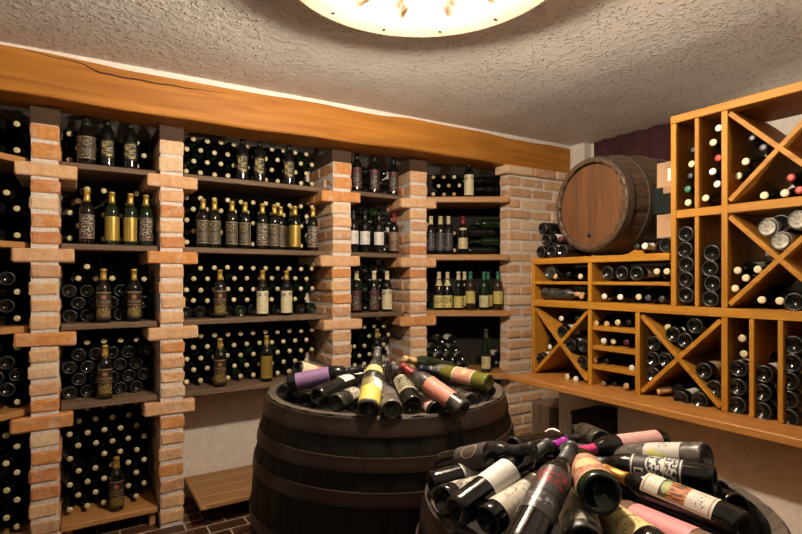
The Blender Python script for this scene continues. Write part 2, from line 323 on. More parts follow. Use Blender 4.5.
def body_mesh(shape, seg):
    k = ('b', shape, seg)
    if k not in _mc:
        pr = SHAPES[shape]['prof']; bm = bmesh.new()
        lathe(bm, pr, seg, mats=[1 if i in (3, 4) else 0 for i in range(len(pr)-1)])
        me = mesh(bm, 'glass', True); me.materials.append(M['black']); me.materials.append(M['dust']); _mc[k] = me
    return _mc[k]
def cap_mesh(shape, seg):
    k = ('c', shape, seg)
    if k not in _mc:
        s = SHAPES[shape]; z0 = s['cap']; H = s['H']; zs = [z0, z0+.015, z0+.03, H-.013]
        pr = [(rad_at(s['prof'], z0)-.001, z0)]+[(rad_at(s['prof'], z)+.0007, z) for z in zs]+[(.0166, H-.0125), (.0166, H-.004), (.0142, H+.0008), (.006, H+.001), (0, H+.0005)]
        bm = bmesh.new(); lathe(bm, pr, seg); me = mesh(bm, 'capsule', True); me.materials.append(M['cap_black']); _mc[k] = me
    return _mc[k]
def tip_mesh(shape, seg):
    k = ('t', shape, seg)
    if k not in _mc:
        H = SHAPES[shape]['H']; bm = bmesh.new(); lathe(bm, [(.0150, H-.006), (.0152, H-.005), (.0150, H-.002), (.0138, H+.0010), (.006, H+.0012), (0, H+.0008)], seg); me = mesh(bm, 'cork_cap', True); me.materials.append(M['cap_cream']); _mc[k] = me
    return _mc[k]
def label_mesh(shape, z0, z1, ang):
    k = ('l', shape, round(z0, 3), round(z1, 3), round(ang, 2))
    if k not in _mc:
        pr = SHAPES[shape]['prof']; bm = bmesh.new(); uvl = bm.loops.layers.uv.new('UVMap'); n, mz = 16, 5
        g = [[None]*(n+1) for _ in range(mz+1)]; uvs = {}
        for j in range(mz+1):
            z = z0+(z1-z0)*j/mz; r = rad_at(pr, z)+.0009
            for i in range(n+1):
                a = -ang/2+ang*i/n; v = bm.verts.new((r*math.cos(a), r*math.sin(a), z)); g[j][i] = v; uvs[v] = (i/n, j/mz)
        for j in range(mz):
            for i in range(n):
                f = bm.faces.new((g[j][i], g[j][i+1], g[j+1][i+1], g[j+1][i]))
                for l in f.loops: l[uvl].uv = uvs[l.vert]
        me = bpy.data.meshes.new('label'); bm.to_mesh(me); bm.free(); me.polygons.foreach_set('use_smooth', [True]*len(me.polygons)); me.materials.append(LB['white']); _mc[k] = me
    return _mc[k]
def slot(o, m):
    o.material_slots[0].link = 'OBJECT'; o.material_slots[0].material = m
BOTTLES = []
def bottle(base, d, normal, text, group=None, shape='bordeaux', g='black', cap='black', labels=(), scale=1.0, seg=24, tip=False, ring=False, thin=1.0):
    """base point, direction towards the neck, direction the label looks; labels: (style, z0, z1, angle)"""
    z = Vector(d).normalized(); x = Vector(normal); x = x-z*x.dot(z)
    if x.length < 1e-4: x = z.orthogonal()
    x.normalize(); y = z.cross(x)
    m = Matrix((x, y, z)).transposed().to_4x4(); m = Matrix.Translation(Vector(base)) @ m @ Matrix.Diagonal((scale*thin, scale*thin, scale, 1))
    e = bpy.data.objects.new('wine_bottle', None); col.objects.link(e); e.empty_display_size = .03; e.matrix_world = m
    tag(e, text, 'wine bottle', group)
    b = bpy.data.objects.new('glass_body', body_mesh(shape, seg)); col.objects.link(b); b.parent = e; slot(b, M[g])
    if cap:
        c = bpy.data.objects.new('cork_cap', tip_mesh(shape, seg)) if tip else bpy.data.objects.new('capsule', cap_mesh(shape, seg)); col.objects.link(c); c.parent = e; slot(c, M['cap_'+cap])
        c['label'] = {'goldcap': 'golden', 'greenc': 'green', 'brightred': 'bright red', 'blueblack': 'blue-black', 'palegold': 'pale gold'}.get(cap, cap)+(' end of the neck' if tip else ' capsule over the neck')
    if ring:
        bmr = bmesh.new(); lathe(bmr, [(.029, .002), (.031, -.0012), (.0355, .0015), (.0378, .009), (.0380, .016), (.0370, .016)], 28); rg = link('base_ring', mesh(bmr, 'base_ring', True), M['paper'], e); rg['label'] = 'white ring around the base'
    for (st, z0, z1, an) in labels:
        l = bpy.data.objects.new('label', label_mesh(shape, z0, z1, an)); col.objects.link(l); l.parent = e; slot(l, LB[st])
    BOTTLES.append((text, Vector(base), z, SHAPES[shape]['H']*scale, SHAPES[shape]['R']*scale))
    return e
class Mass:                              # the many bottles past the 300 largest, gathered as one uncountable mass
    def __init__(s): s.v = []; s.f = []; s.m = []
    def add(s, prof, mtx, mi, seg=12):
        rings = []
        for r, z in prof:
            n0 = len(s.v)
            if r < 1e-6: s.v.append(mtx @ Vector((0, 0, z))); rings.append([n0])
            else:
                for i in range(seg): s.v.append(mtx @ Vector((r*math.cos(2*PI*i/seg), r*math.sin(2*PI*i/seg), z)))
                rings.append(list(range(n0, n0+seg)))
        for a, b in zip(rings, rings[1:]):
            for i in range(seg):
                j = (i+1) % seg
                if len(a) == 1: s.f.append((a[0], b[j], b[i]))
                elif len(b) == 1: s.f.append((a[i], a[j], b[0]))
                else: s.f.append((a[i], a[j], b[j], b[i]))
                s.m.append(mi)
    def bottle(s, base, d, shape='bordeaux', mi=0, cap=1, scale=1.0):
        z = Vector(d).normalized(); x = z.orthogonal().normalized(); y = z.cross(x)
        m = Matrix.Translation(Vector(base)) @ Matrix((x, y, z)).transposed().to_4x4() @ Matrix.Scale(scale, 4)
        sh = SHAPES[shape]; s.add(sh['prof'], m, mi)
        H = sh['H']; s.add([(.0150, H-.006), (.0152, H-.005), (.0150, H-.002), (.0138, H+.001), (0, H+.0008)], m, cap)
MASS = Mass(); MASSM = ['black', 'cap_cream', 'cap_palegold', 'cap_black', 'green', 'cap_tan']

ORD = ['first', 'second', 'third', 'fourth', 'fifth', 'sixth', 'seventh', 'eighth', 'ninth', 'tenth', 'eleventh', 'twelfth', 'thirteenth', 'fourteenth']

# ------------------------------------------------------------------ the room
CEIL = 2.56
bm = bmesh.new(); add_box(bm, (-3.2, -2.6, -.08), (4.2, 4.4, 0), 0); struct('', tag(link('floor', mesh(bm, 'floor'), M['floor']), 'dark clinker brick floor with pale grout', None))
bm = bmesh.new(); add_box(bm, (-3.2, -2.6, CEIL), (4.2, 4.4, CEIL+.12), 0); struct('', tag(link('ceiling', mesh(bm, 'ceiling'), M['stucco']), 'rough beige stucco ceiling', None))
def wall_seg(name, a, b, z0, z1, th, mat, label):     # a wall from a to b, thickness away from the room
    a, b = Vector((*a, 0)), Vector((*b, 0)); d = b-a; L = d.length; ang = math.atan2(d.y, d.x)
    o = box_obj(name, (0, 0, z0), (L, th, z1), mat, bev=0); o.location = a; o.rotation_euler = (0, 0, ang); tag(o, label, kind='structure'); return o
BAYS = [
 dict(p=Vector((-.766, 2.818)), d=Vector((.755, .656)), w=.75, name='leftmost bay', short='leftmost bay'),
 dict(p=Vector((-.066, 3.29)), d=Vector((1, 0)), w=.476, name='second bay from the left', short='second bay'),
 dict(p=Vector((.541, 3.29)), d=Vector((1, 0)), w=.945, name='wide third bay', short='wide third bay'),
 dict(p=Vector((1.616, 3.29)), d=Vector((1, 0)), w=.475, name='narrow fourth bay', short='narrow fourth bay'),
 dict(p=Vector((2.245, 3.335)), d=Vector((.837, -.547)), w=.705, name='corner bay', short='corner bay'),
]
for b in BAYS: b['d'].normalize(); b['n'] = Vector((-b['d'].y, b['d'].x)); b['pk'] = 1.0
BAYS[0]['n'] = Vector((0, 1)); BAYS[0]['pk'] = 1/.755          # the leftmost bay: slanting front, bottles still square to the long wall
def bay_pt(b, s, dep, z): q = b['p']+b['d']*s+b['n']*dep; return Vector((q.x, q.y, z))
DEP = .435
wall_seg('wall_back', (-.36, 3.29+DEP), (2.55, 3.29+DEP), 0, CEIL, .12, M['plaster'], 'plaster wall behind the bottle bays')
q0 = BAYS[0]['p']-BAYS[0]['d']*1.3+BAYS[0]['n']*.43; q1 = BAYS[0]['p']+BAYS[0]['d']*.72+BAYS[0]['n']*.43
wall_seg('wall_left', q0, q1, 0, CEIL, .12, M['plaster'], 'slanting plaster wall behind the leftmost bay')
q0 = BAYS[4]['p']+BAYS[4]['d']*(.0)+BAYS[4]['n']*DEP; q1 = BAYS[4]['p']+BAYS[4]['d']*1.3+BAYS[4]['n']*DEP
wall_seg('wall_corner', q0, q1, 0, CEIL, .1, M['plaster'], 'slanting plaster wall behind the corner bay')
wall_seg('wall_right', (3.66, 4.2), (3.66, -2.2), 0, CEIL, .12, M['plaster'], 'white plaster wall behind the cask and the wine rack')
box_obj('wall_niche', (.545, 3.615, 0), (1.49, 3.726, .70), M['plaster'], bev=0)
tag(bpy.data.objects['wall_niche'], 'pale plaster wall above the low bench', kind='structure')
box_obj('wall_plinth', (2.345, -.4, 0), (2.62, 1.66, .838), M['plaster'], bev=0)
tag(bpy.data.objects['wall_plinth'], 'half-height plaster wall carrying the wooden ledge', kind='structure')
box_obj('wall_parapet', (2.645, -.4, 0), (3.66, 2.30, 1.535), M['plaster'], bev=0)
tag(bpy.data.objects['wall_parapet'], 'plaster parapet behind the wine rack, under the cask', kind='structure')
for bi, (e0, e1) in ((0, (-.3, .74)), (1, (.005, .47)), (2, (.005, .94)), (3, (.005, .47)), (4, (.0, .80))):  # added near-black sheets give the bays their shade, in front of the pale plaster
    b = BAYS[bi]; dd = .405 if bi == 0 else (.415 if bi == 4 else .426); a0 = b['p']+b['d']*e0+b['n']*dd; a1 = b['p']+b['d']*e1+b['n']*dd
    wall_seg('shade_panel', a0, a1, .73 if bi == 2 else 0, 2.32, .009, M['bayshade'], 'added near-black sheet standing in for shade behind the '+b['name'])
# plaster pilaster in the corner and the strip over the beam
box_obj('trim_1', (3.565, 2.84, 0), (3.66, 3.3, CEIL), M['plaster'], bev=.006); tag(bpy.data.objects['trim_1'], 'white plaster pilaster in the corner beside the beam end', kind='structure')

# the big timber beam, carried on the pillars
BA = Vector((-1.0, 3.128)); BB = Vector((3.56, 2.972)); bd = (BB-BA); BL = bd.length; bang = math.atan2(bd.y, bd.x)
bm = bmesh.new()
nx = 40
for i in range(nx): pass
vs = add_box(bm, (0, 0, 2.322), (BL, .27, 2.542), .014, seg=2)
bmesh.ops.subdivide_edges(bm, edges=[e for e in bm.edges if abs(e.verts[0].co.x-e.verts[1].co.x) > 1], cuts=nx, use_grid_fill=True)
for v in bm.verts:
    v.co.z += .007*math.sin(v.co.x*2.3+.6)+.003*math.sin(v.co.x*9+v.co.y*20); v.co.y += .004*math.sin(v.co.x*5+v.co.z*30)
beam = link('beam', mesh(bm, 'beam'), M['beam']); beam.location = (BA.x, BA.y, 0); beam.rotation_euler = (0, 0, bang)
tag(beam, 'long honey-brown timber beam across the tops of the brick pillars', kind='structure')
# a drying crack along the beam face
bm = bmesh.new(); kz = [(.80, 2.531), (1.04, 2.520), (1.11, 2.490), (1.35, 2.492), (1.6, 2.500), (1.88, 2.509)]; pts = []
for (xa, za), (xb, zb) in zip(kz, kz[1:]):
    for q in range(6): f = q/6; xx = xa+(xb-xa)*f; zz = za+(zb-za)*f; pts.append((xx, .0005+.004*math.sin(xx*5+zz*30), zz+.002*math.sin(xx*40)+.007*math.sin(xx*2.3+.6)))
for a, b in zip(pts, pts[1:]): tube(bm, a, b, .0018+.0030*math.sin(pts.index(a)/29*PI), 5)
ck = link('beam_crack', mesh(bm, 'beam_crack'), M['block'], beam)
st = box_obj('trim_2', (0, .004, 2.53), (BL, .27, CEIL), M['plaster'], bev=0); st.location = beam.location; st.rotation_euler = beam.rotation_euler
tag(st, 'pale plaster strip between beam and ceiling', kind='structure')

# ------------------------------------------------------------------ brick pillars
PITCH = .087
def pillar(name, cx, cy, rot, w, dep, label, corbels=(), cw=.27, ztop=2.23, bond='header', block=True):
    bm = bmesh.new()
    add_box(bm, (-w/2+.005, .005, 0), (w/2-.005, dep, ztop), 0, mi=0)
    tops = sorted(corbels, reverse=True)
    levels = []                                    # (z0, z1, is_corbel)
    z = ztop
    for c in tops+[0.0]:
        n = max(1, round((z-c)/PITCH)); p = (z-c)/n
        for i in range(n):
            zt = z-i*p; levels.append((zt-p+.019, zt, i == 0 and z != ztop))
        z = c
    for i, (z0, z1, cb) in enumerate(levels):
        z1 -= 0
        if cb:
            off = rnd.uniform(-.012, .012)
            tl = Matrix.Translation((0, 0, (z0+z1)/2)) @ Matrix.Rotation(rnd.uniform(-.025, .025), 4, 'Y') @ Matrix.Translation((0, 0, -(z0+z1)/2))
            add_box(bm, (-cw/2+off, -.006, z0-.004), (cw/2+off, .125, z1), .010, .0022, 1+rnd.choice([0, 0, 2, 1]), tl, 2)
            add_box(bm, (-cw/2+off, .135, z0-.004), (cw/2+off, .26, z1), .010, .0022, 1+rnd.randrange(6), tl, 2)
            if dep > .35: add_box(bm, (-cw/2+off, .27, z0-.004), (cw/2+off, dep, z1), .010, .002, 1+rnd.randrange(6), tl, 2)
        elif bond == 'header':
            j = rnd.uniform(-.005, .005); y = -rnd.uniform(0, .006)
            cuts = [.25] if i % 2 == 0 else [.125, .37]
            ys = [y]+[c for c in cuts if c < dep-.03]+[dep]
            for a, b in zip(ys, ys[1:]):
                jj = j+rnd.uniform(-.004, .004)
                add_box(bm, (-w/2+jj, a+(.012 if a > 0.01 else 0), z0), (w/2+jj, b, z1), .011, .0028, 1+rnd.randrange(6), None, 2)
        else:
            x = -w/2+rnd.uniform(-.006, .006); first = True
            while x < w/2-.04:
                L = (.125 if (i % 2 and first) else .235)*rnd.uniform(.94, 1.05); first = False
                x1 = min(x+L, w/2)
                if w/2-x1 < .06: x1 = w/2
                y = -rnd.uniform(0, .010)-(.03 if i == 0 else 0)
                xa = x-(.045 if i == 0 and x < -w/2+.02 else 0)
                add_box(bm, (xa, y, z0), (x1, dep+.005, z1), .012, .003, 1+rnd.choice([1, 2, 3, 3, 4, 4, 4, 1]), None, 2)
                x = x1+.014
    me = mesh(bm, name)
    me.materials.append(M['mortar'])
    for k in range(6): me.materials.append(M['brick%d' % k])
    o = link(name, me); o.location = (cx, cy, 0); o.rotation_euler = (0, 0, rot); tag(o, label, kind='structure')
    if block:
        b = box_obj('capital_block', (-w/2-.002, .004, ztop+.002), (w/2+.002, dep-.05, 2.318), M['block'], o, .004)
    return o
CB = (2.030, 1.590, 1.152, .724)
pillar('pillar_1', -.132, 3.25, .0, .128, .47, 'first brick pillar from the left', CB)
pillar('pillar_2', .475, 3.25, 0, .130, .47, 'second brick pillar from the left', CB)
pillar('pillar_3', 1.552, 3.235, -.04, .140, .47, 'third brick pillar from the left', CB, .29)
pillar('pillar_4', 2.165, 3.205, -.16, .140, .42, 'fourth brick pillar from the left', CB, .29)
pillar('pillar_5', 3.225, 2.985, -.035, .71, .10, 'wide brick pier in the corner beside the cask', (), bond='stretcher', ztop=2.318, block=False)

# ------------------------------------------------------------------ shelves in the bays
SHZ = [2.055, 1.620, 1.187, .760, .115]
WHO = ['top', 'second', 'third', 'fourth', 'bottom']
def shelf(bi, si, z, mat, th=.030, front=0.0, inset=.002):
    b = BAYS[bi]
    if bi == 0:
        sh = Matrix(((1, b['d'].y, 0, 0), (0, b['d'].x, 0, 0), (0, 0, 1, 0), (0, 0, 0, 1)))
        o = box_obj('shelf_board', (inset-.3, front, z-th), (b['w']-inset, .42, z), mat, bev=.004, mtx=sh)
        for v in o.data.vertices: pass
    else: o = box_obj('shelf_board', (inset, front, z-th), (b['w']-inset, DEP-.012, z), mat, bev=.004)
    o.location = (b['p'].x, b['p'].y, 0); o.rotation_euler = (0, 0, math.atan2(b['d'].y, b['d'].x))
    colr = 'light brown' if bi in (0, 4) else 'dark weathered'
    tag(o, '%s shelf board, %s one down in the %s' % (colr, ['first', 'second', 'third', 'fourth', 'fifth'][si], b['name']), 'shelf', 'shelf boards of the brick bays')
    return o
for bi in range(5):
    for si, z in enumerate(SHZ):
        if bi in (2, 3, 4) and si == 4: continue
        m = M['orange_x'] if bi in (0, 4) or (si == 4) else M['dark_x']
        zz = z
        if bi == 4: zz = [2.067, 1.62, 1.187, .70][si]
        shelf(bi, si, zz, m, .045 if bi == 4 else .032)
# little supports under the lowest board of the second bay
for s in (.02, .43):
    o = box_obj('shelf_support', (s, .03, 0), (s+.035, .40, .083), M['orange_x'], bev=.003); o.location = (-.066, 3.29, 0)
    tag(o, 'short wooden runner under the lowest board, %s side of the second bay' % ('left' if s < .1 else 'right'), 'runner', 'runners under the lowest board')

# bench on dark feet in the wide bay
be = empty('low_bench', (.60, 3.10, 0), 'low wooden bench on dark feet under the wide third bay', 'bench')
for k in range(4):
    box_obj('seat_plank', (0.0, .128*k, .114), (.88, .128*k+.125, .142), M['bench'], be, .003)
for x in (.06, .80):
    for y in (.09, .42):
        bm = bmesh.new(); lathe(bm, [(0, 0), (.024, 0), (.024, .012), (.016, .03), (.016, .095), (.026, .10), (.026, .114), (0, .114)], 16)
        f = link('foot', mesh(bm, 'foot', False), M['iron'], be); f.location = (x, y, 0)

# ------------------------------------------------------------------ bottles lying in the bays
PIT, ROW, RAD = .0825, .069, .0378
NIND = 0
def seg_label(mode, col_i, row, shelf_w, bay, side='left'): 
    rown = 'bottom row' if row == 0 else '%s row up' % ORD[row]
    return '%s %s bottle from the %s, %s, %s shelf, %s' % (ORD[col_i], mode, side, rown, shelf_w, bay)
def stack(bi, si, z, rows, modes, individual, skip=0.0, s0=.004, s1=None, depth=.125, caps=('cream', 'palegold'), tilt=0.0, top_jit=0.0, exclude=()):
    b = BAYS[bi]; s1 = s1 if s1 is not None else b['w']-.004; PK = PIT*b['pk']; RK = RAD*b['pk']
    if bi == 0: depth = .06
    for r in range(rows):
        n = int((s1-s0-2*RK+.001)/PK)+1
        off = s0+RK+(PK/2 if r % 2 else 0); k = {'n': 0, 'b': 0}
        for c in (range(n) if bi else range(n-1, -1, -1)):
            s = off+c*PK
            if s+RK > s1+.001: continue
            if rnd.random() < skip or (r, c) in exclude: continue
            if r == rows-1 and top_jit and rnd.random() < top_jit: continue
            mode = modes[r] if isinstance(modes[r], str) else rnd.choice(modes[r])
            zz = z+RAD+r*ROW+rnd.uniform(-.0015, .0015); ss = s+rnd.uniform(-.002, .002)
            cp = rnd.choice(caps); yaw = rnd.uniform(-.03, .03)+tilt
            inn = (b['n']+b['d']*yaw).normalized(); dz = rnd.uniform(-.008, .008)
            if mode == 'n': base = bay_pt(b, ss, depth, zz)+Vector((inn.x, inn.y, 0))*.300; d = Vector((-inn.x, -inn.y, dz))
            else: base = bay_pt(b, ss, depth+.005+rnd.uniform(0, .008), zz); d = Vector((inn.x, inn.y, 0))
            if individual:
                bottle(base, d, (0, 0, 1), seg_label('cork-end-out' if mode == 'n' else 'base-out', k[mode], r, WHO[si], b['short'], 'left' if bi else 'right'), 'bottles lying on the %s shelf of the %s' % (WHO[si], b['short']), cap=cp, seg=18, tip=True)
                k[mode] += 1
            else: MASS.bottle(base, d, mi=0 if rnd.random() < .8 else 4, cap={'cream': 1, 'palegold': 2, 'gold': 2, 'black': 3, 'tan': 5}[cp])
E='n'; Bo='b'; MX=['n', 'b', 'b']
# leftmost bay
for si, (rows, md) in enumerate([(3, ['n']*3), (4, ['n', 'n', 'n', 'n']), (4, ['n', MX, 'n', MX]), (5, [['n', 'b'], 'b', 'b', MX, 'n']), (8, ['n']*8)]):
    stack(0, si, SHZ[si], rows, md, True, skip=.06, s0=.41)
    stack(0, si, SHZ[si], rows, md, False, s0=-.02, s1=.42, skip=.1)
# second bay
stack(1, 0, SHZ[0], 3, ['n']*3, False, skip=.05)
stack(1, 1, SHZ[1], 5, ['n']*5, False, skip=.12)
stack(1, 2, SHZ[2], 5, ['b', 'b', 'b', 'n', 'n'], True, skip=.05, top_jit=.4)
stack(1, 3, SHZ[3], 5, ['b', 'b', 'b', 'b', 'n'], True, skip=.04, top_jit=.3)
stack(1, 4, SHZ[4], 9, ['n']*9, False, skip=.03)
# the wide bay
stack(2, 0, SHZ[0], 4, ['n']*4, False, skip=.04)
stack(2, 1, SHZ[1], 5, ['n']*5, False, skip=.06)
stack(2, 2, SHZ[2], 5, ['b', 'n', 'n', 'n', 'n'], False, skip=.04)
stack(2, 3, SHZ[3], 5, ['n']*5, False, skip=.03)
# the narrow bay
stack(3, 0, SHZ[0], 3, ['b']*3, False, skip=.2)
stack(3, 1, SHZ[1], 5, ['b', 'b', MX, 'b', 'b'], False, skip=.1)
stack(3, 2, SHZ[2], 5, ['b', 'b', 'b', 'b', 'b'], False, skip=.1)
stack(3, 3, SHZ[3], 5, ['n']*5, False, skip=.08)
# the corner bay
b4 = BAYS[4]
stack(4, 0, 2.067, 3, ['n']*3, False, s1=.40, skip=.1, caps=('cream', 'tan'), tilt=.25)
for r in range(3):
    for k in range(4):       # necks turned to the right on the upper right
        p = bay_pt(b4, .44+.068*k, .30, 2.105+r*.072); MASS.bottle(p+Vector((-.02, .10, 0)), Vector((.10+.25*b4['d'].x, -.26, .01)), cap=rnd.choice([1, 5, 5]))
stack(4, 1, 1.62, 4, ['n']*4, False, s1=.36, skip=.25, caps=('cream', 'tan'))
for r in range(4):
    for k in range(2):
        p = bay_pt(b4, .41+.02*(r % 2), .20+k*.09, 1.66+r*.072); d3 = Vector((b4['d'].x, b4['d'].y, 0))
        if r % 2: MASS.bottle(p+d3*.30, -d3, cap=3, mi=4)
        else: MASS.bottle(p, d3, cap=5, mi=0)
stack(4, 2, 1.187, 2, ['b']*2, False, skip=.3)

# bases-out pile with pale labels on the lowest shelf of the corner bay
for r, (z, ss) in enumerate([(.738, [.05, .13, .21, .29, .37, .62, .69]), (.806, [.03, .09, .17, .25, .33, .65]), (.874, [.05, .13, .21, .29]), (.942, [.17, .27]), ]):
    for i, s in enumerate(ss):
        base = bay_pt(b4, s+.012*(r % 2), .10+rnd.uniform(0, .05)+(.1 if s > .5 else 0), z+.002); yaw = rnd.choice([-.45, -.5, -.4])
        inn = (b4['n']+b4['d']*yaw).normalized()
        bottle(base, (inn.x, inn.y, 0), (-.4, -.6, .7), '%s base-out dark bottle from the left, %s, lowest shelf of the corner bay' % (ORD[i], 'bottom row' if r == 0 else ORD[r]+' row up'), 'dark bottles piled on the lowest corner shelf', g='black', cap='grey', labels=[('olive' if rnd.random() < .5 else 'bwhite', .02, .10, 2.2)], seg=18)

# ------------------------------------------------------------------ bottles standing at the front of the shelves
def stand(bi, si, z, u, dep, text, shape='bordeaux', g='black', cap='gold', labels=(), scale=1.0, turn=0.0):
    b = BAYS[bi]; r = ray(u, HZ); o2 = b['p']+b['n']*dep
    den = r.x*b['n'].x+r.y*b['n'].y; t = (o2.x*b['n'].x+o2.y*b['n'].y)/den
    p = Vector((r.x*t, r.y*t, z)); to = Vector((-r.x, -r.y, 0)); to.rotate(Matrix.Rotation(turn, 3, 'Z'))
    return bottle(p, (0, 0, 1), to, text, 'bottles standing along the shelf fronts', shape, g, cap, labels, scale)
std = [('framed', .035, .16, 2.7)]
S0, S1, S2, S3, S4 = SHZ
bn = 'second bay from left'
stand(1, 0, S0, 86.5, .06, 'dark bottle with wide gold-framed label, top shelf, second bay', cap='black', labels=[('framed', .03, .155, 3.0)], shape='champagne')
stand(1, 0, S0, 107.5, .065, 'middle one of three standing bottles on top shelf, second bay', cap='black', labels=[('goldbars', .05, .15, 2.2)])
stand(1, 0, S0, 130.5, .065, 'rightmost of three standing bottles on top shelf, second bay', cap='black', labels=[('goldbars', .05, .15, 2.2)])
stand(1, 1, S1, 87, .06, 'standing bottle with dark scribbled label left of gold ones, second bay', labels=[('scribble', .03, .165, 2.7)])
stand(1, 1, S1, 112, .06, 'left one of two gold-labelled bottles, second shelf, second bay', labels=[('goldfoil', .025, .16, 2.9)], g='green')
stand(1, 1, S1, 130.5, .065, 'right one of two gold-labelled bottles, second shelf, second bay', labels=[('goldfoil', .025, .16, 2.7)], g='green', turn=-.3)
stand(1, 1, S1, 146, .07, 'standing bottle with dark scribbled label right of gold ones, second bay', labels=[('scribble', .03, .165, 2.7)], g='green')
sl = [('seal', .02, .172, 2.8)]
stand(1, 2, S2, 103.5, .055, 'left brown-sealed bottle standing before base-out bottles, third shelf, second bay', labels=sl)
stand(1, 2, S2, 134, .055, 'right brown-sealed bottle standing before base-out bottles, third shelf, second bay', labels=sl)
stand(1, 3, S3, 105, .06, 'lone brown-sealed bottle standing on fourth shelf of the second bay', labels=sl)
stand(1, 4, S4, 116.5, .085, 'lone bottle standing on the bottom board of the second bay', labels=sl)
for i, u in enumerate((242.5, 259.5, 289)):
    stand(2, 0, S0, u, .065, '%s of three gold-barred bottles standing, top shelf, wide third bay' % ('leftmost', 'middle one', 'rightmost')[i], cap='black', labels=[('goldbars', .045, .16, 2.2)])
for i, (u, dp, st, an) in enumerate([(203, .055, 'framed', 2.8), (214.5, .06, 'framed', 2.6), (232, .055, 'framed', 2.6), (245, .06, 'framed', 2.6), (262.5, .06, 'scribble', 2.8), (274.5, .055, 'framed', 2.7), (280.5, .125, 'framed', 2.6), (292, .125, 'goldfoil', 2.6), (295, .05, 'goldfoil', 2.8), (313, .06, 'scribble', 2.7)]):
    stand(2, 1, S1, u, dp, '%s bottle from left in the standing row, second shelf, wide bay, %s label' % (ORD[i], 'gold' if st == 'goldfoil' else 'dark'), cap='gold', labels=[(st, .025, .17, an)], turn=rnd.uniform(-.25, .25))
stand(2, 2, S2, 220, .055, 'brown-sealed bottle standing left of two cream labels, wide third bay', labels=sl)
stand(2, 2, S2, 262.5, .06, 'left one of two cream-labelled bottles, third shelf, wide bay', labels=[('creamblk', .02, .165, 2.6)])
stand(2, 2, S2, 286.5, .06, 'right one of two cream-labelled bottles, third shelf, wide bay', labels=[('creamblk', .02, .165, 2.6)], turn=.1)
stand(2, 3, S3, 220, .055, 'brown-sealed bottle standing on the lowest shelf of the wide bay', labels=sl)
stand(2, 3, S3, 266.5, .065, 'gold-labelled bottle standing on the lowest shelf of the wide bay', labels=[('goldfoil', .025, .17, 2.8)], turn=.15)
for i, u in enumerate((357, 374.5, 393.5)):
    stand(3, 0, S0, u, .06, '%s of three red-framed labels on top shelf of fourth bay' % ('leftmost', 'middle one', 'rightmost')[i], cap='black', labels=[('redframe', .03, .175, 2.6)])
for i, u in enumerate((353.5, 365, 379)):
    stand(3, 1, S1, u, .06, '%s of three white-labelled bottles, second shelf, narrow fourth bay' % ('leftmost', 'middle one', 'rightmost')[i], cap='black', labels=[('white', .06, .155, 2.5)])
stand(3, 1, S1, 394, .05, 'red-capped bottle with brown picture label right of white-labelled ones', cap='red', labels=[('brownpic', .02, .16, 2.7)])
stand(3, 2, S2, 356.5, .055, 'left one of two red-framed bottles, third shelf, narrow fourth bay', cap='palegold', labels=[('redframe', .02, .16, 2.7)])
stand(3, 2, S2, 374, .055, 'right one of two red-framed bottles, third shelf, narrow fourth bay', cap='cream', labels=[('redframe', .02, .16, 2.7)])
stand(3, 2, S2, 387, .05, 'cream-labelled bottle beside two red-framed ones, narrow fourth bay', cap='cream', labels=[('creamblk', .02, .165, 2.6)])
stand(3, 3, S3, 377, .07, 'dark bottle standing alone on lowest shelf of fourth bay', labels=sl, cap='gold')
stand(4, 0, 2.067, 469, .06, 'bottle with tall cream label, top shelf of the corner bay', cap='black', labels=[('creamblk', .015, .175, 2.6)])
for i, (u, dp) in enumerate(((431, .06), (440.5, .055), (448.5, .06))):
    stand(4, 1, 1.62, u, dp, '%s of three silver-scribbled bottles, second shelf, corner bay' % ('leftmost', 'middle one', 'rightmost')[i], cap='palegold', labels=[('silver', .03, .17, 2.6)])
stand(4, 1, 1.62, 463, .055, 'red-capped bottle with round cream label, second shelf, corner bay', cap='red', labels=[('creamround', .045, .13, 2.6), ('creamround', .19, .208, 1.6)], shape='bordeaux')
stand(4, 2, 1.187, 439, .055, 'yellow-labelled bottle with neck tag, leftmost on third corner shelf', shape='burgundy', cap='cream', labels=[('yellowblk', .02, .115, 2.7), ('creamround', .19, .235, 2.0)])
stand(4, 2, 1.187, 447.5, .085, 'yellow-labelled bottle with neck tag, second on third corner shelf', shape='burgundy', cap='cream', labels=[('yellowblk', .02, .115, 2.7), ('paleyel', .19, .235, 2.0)])
stand(4, 2, 1.187, 458.5, .05, 'white-necked bottle with plain yellow label, third on corner shelf', cap='cream', labels=[('yellow', .02, .11, 2.8)])
stand(4, 2, 1.187, 464.5, .13, 'white-necked bottle half hidden behind yellow label bottle, corner bay', cap='cream', labels=[('yellow', .03, .11, 2.7)])
stand(4, 2, 1.187, 470.5, .045, 'green-capped bottle with high yellow label, corner bay', g='brownglass', cap='greenc', labels=[('yellow', .055, .15, 2.7)])
stand(4, 2, 1.187, 484, .05, 'green-capped bottle with pale low label, corner bay', g='green', cap='greenc', labels=[('paleyel', .025, .115, 2.8)])
stand(4, 2, 1.187, 488, .13, 'green-capped bottle hidden behind pale-labelled one, corner bay', g='green', cap='greenc', labels=[('yellow', .03, .12, 2.7)])
stand(4, 2, 1.187, 498, .05, 'rightmost green-capped bottle with yellow label, third corner shelf', g='brownglass', cap='greenc', labels=[('yellow', .05, .15, 2.7)])
stand(4, 3, .70, 486, .08, 'slender long-necked bottle with yellow label, lowest corner shelf', shape='hock', g='green', cap='grey', labels=[('paleyel', .03, .125, 2.6)], scale=1.0)

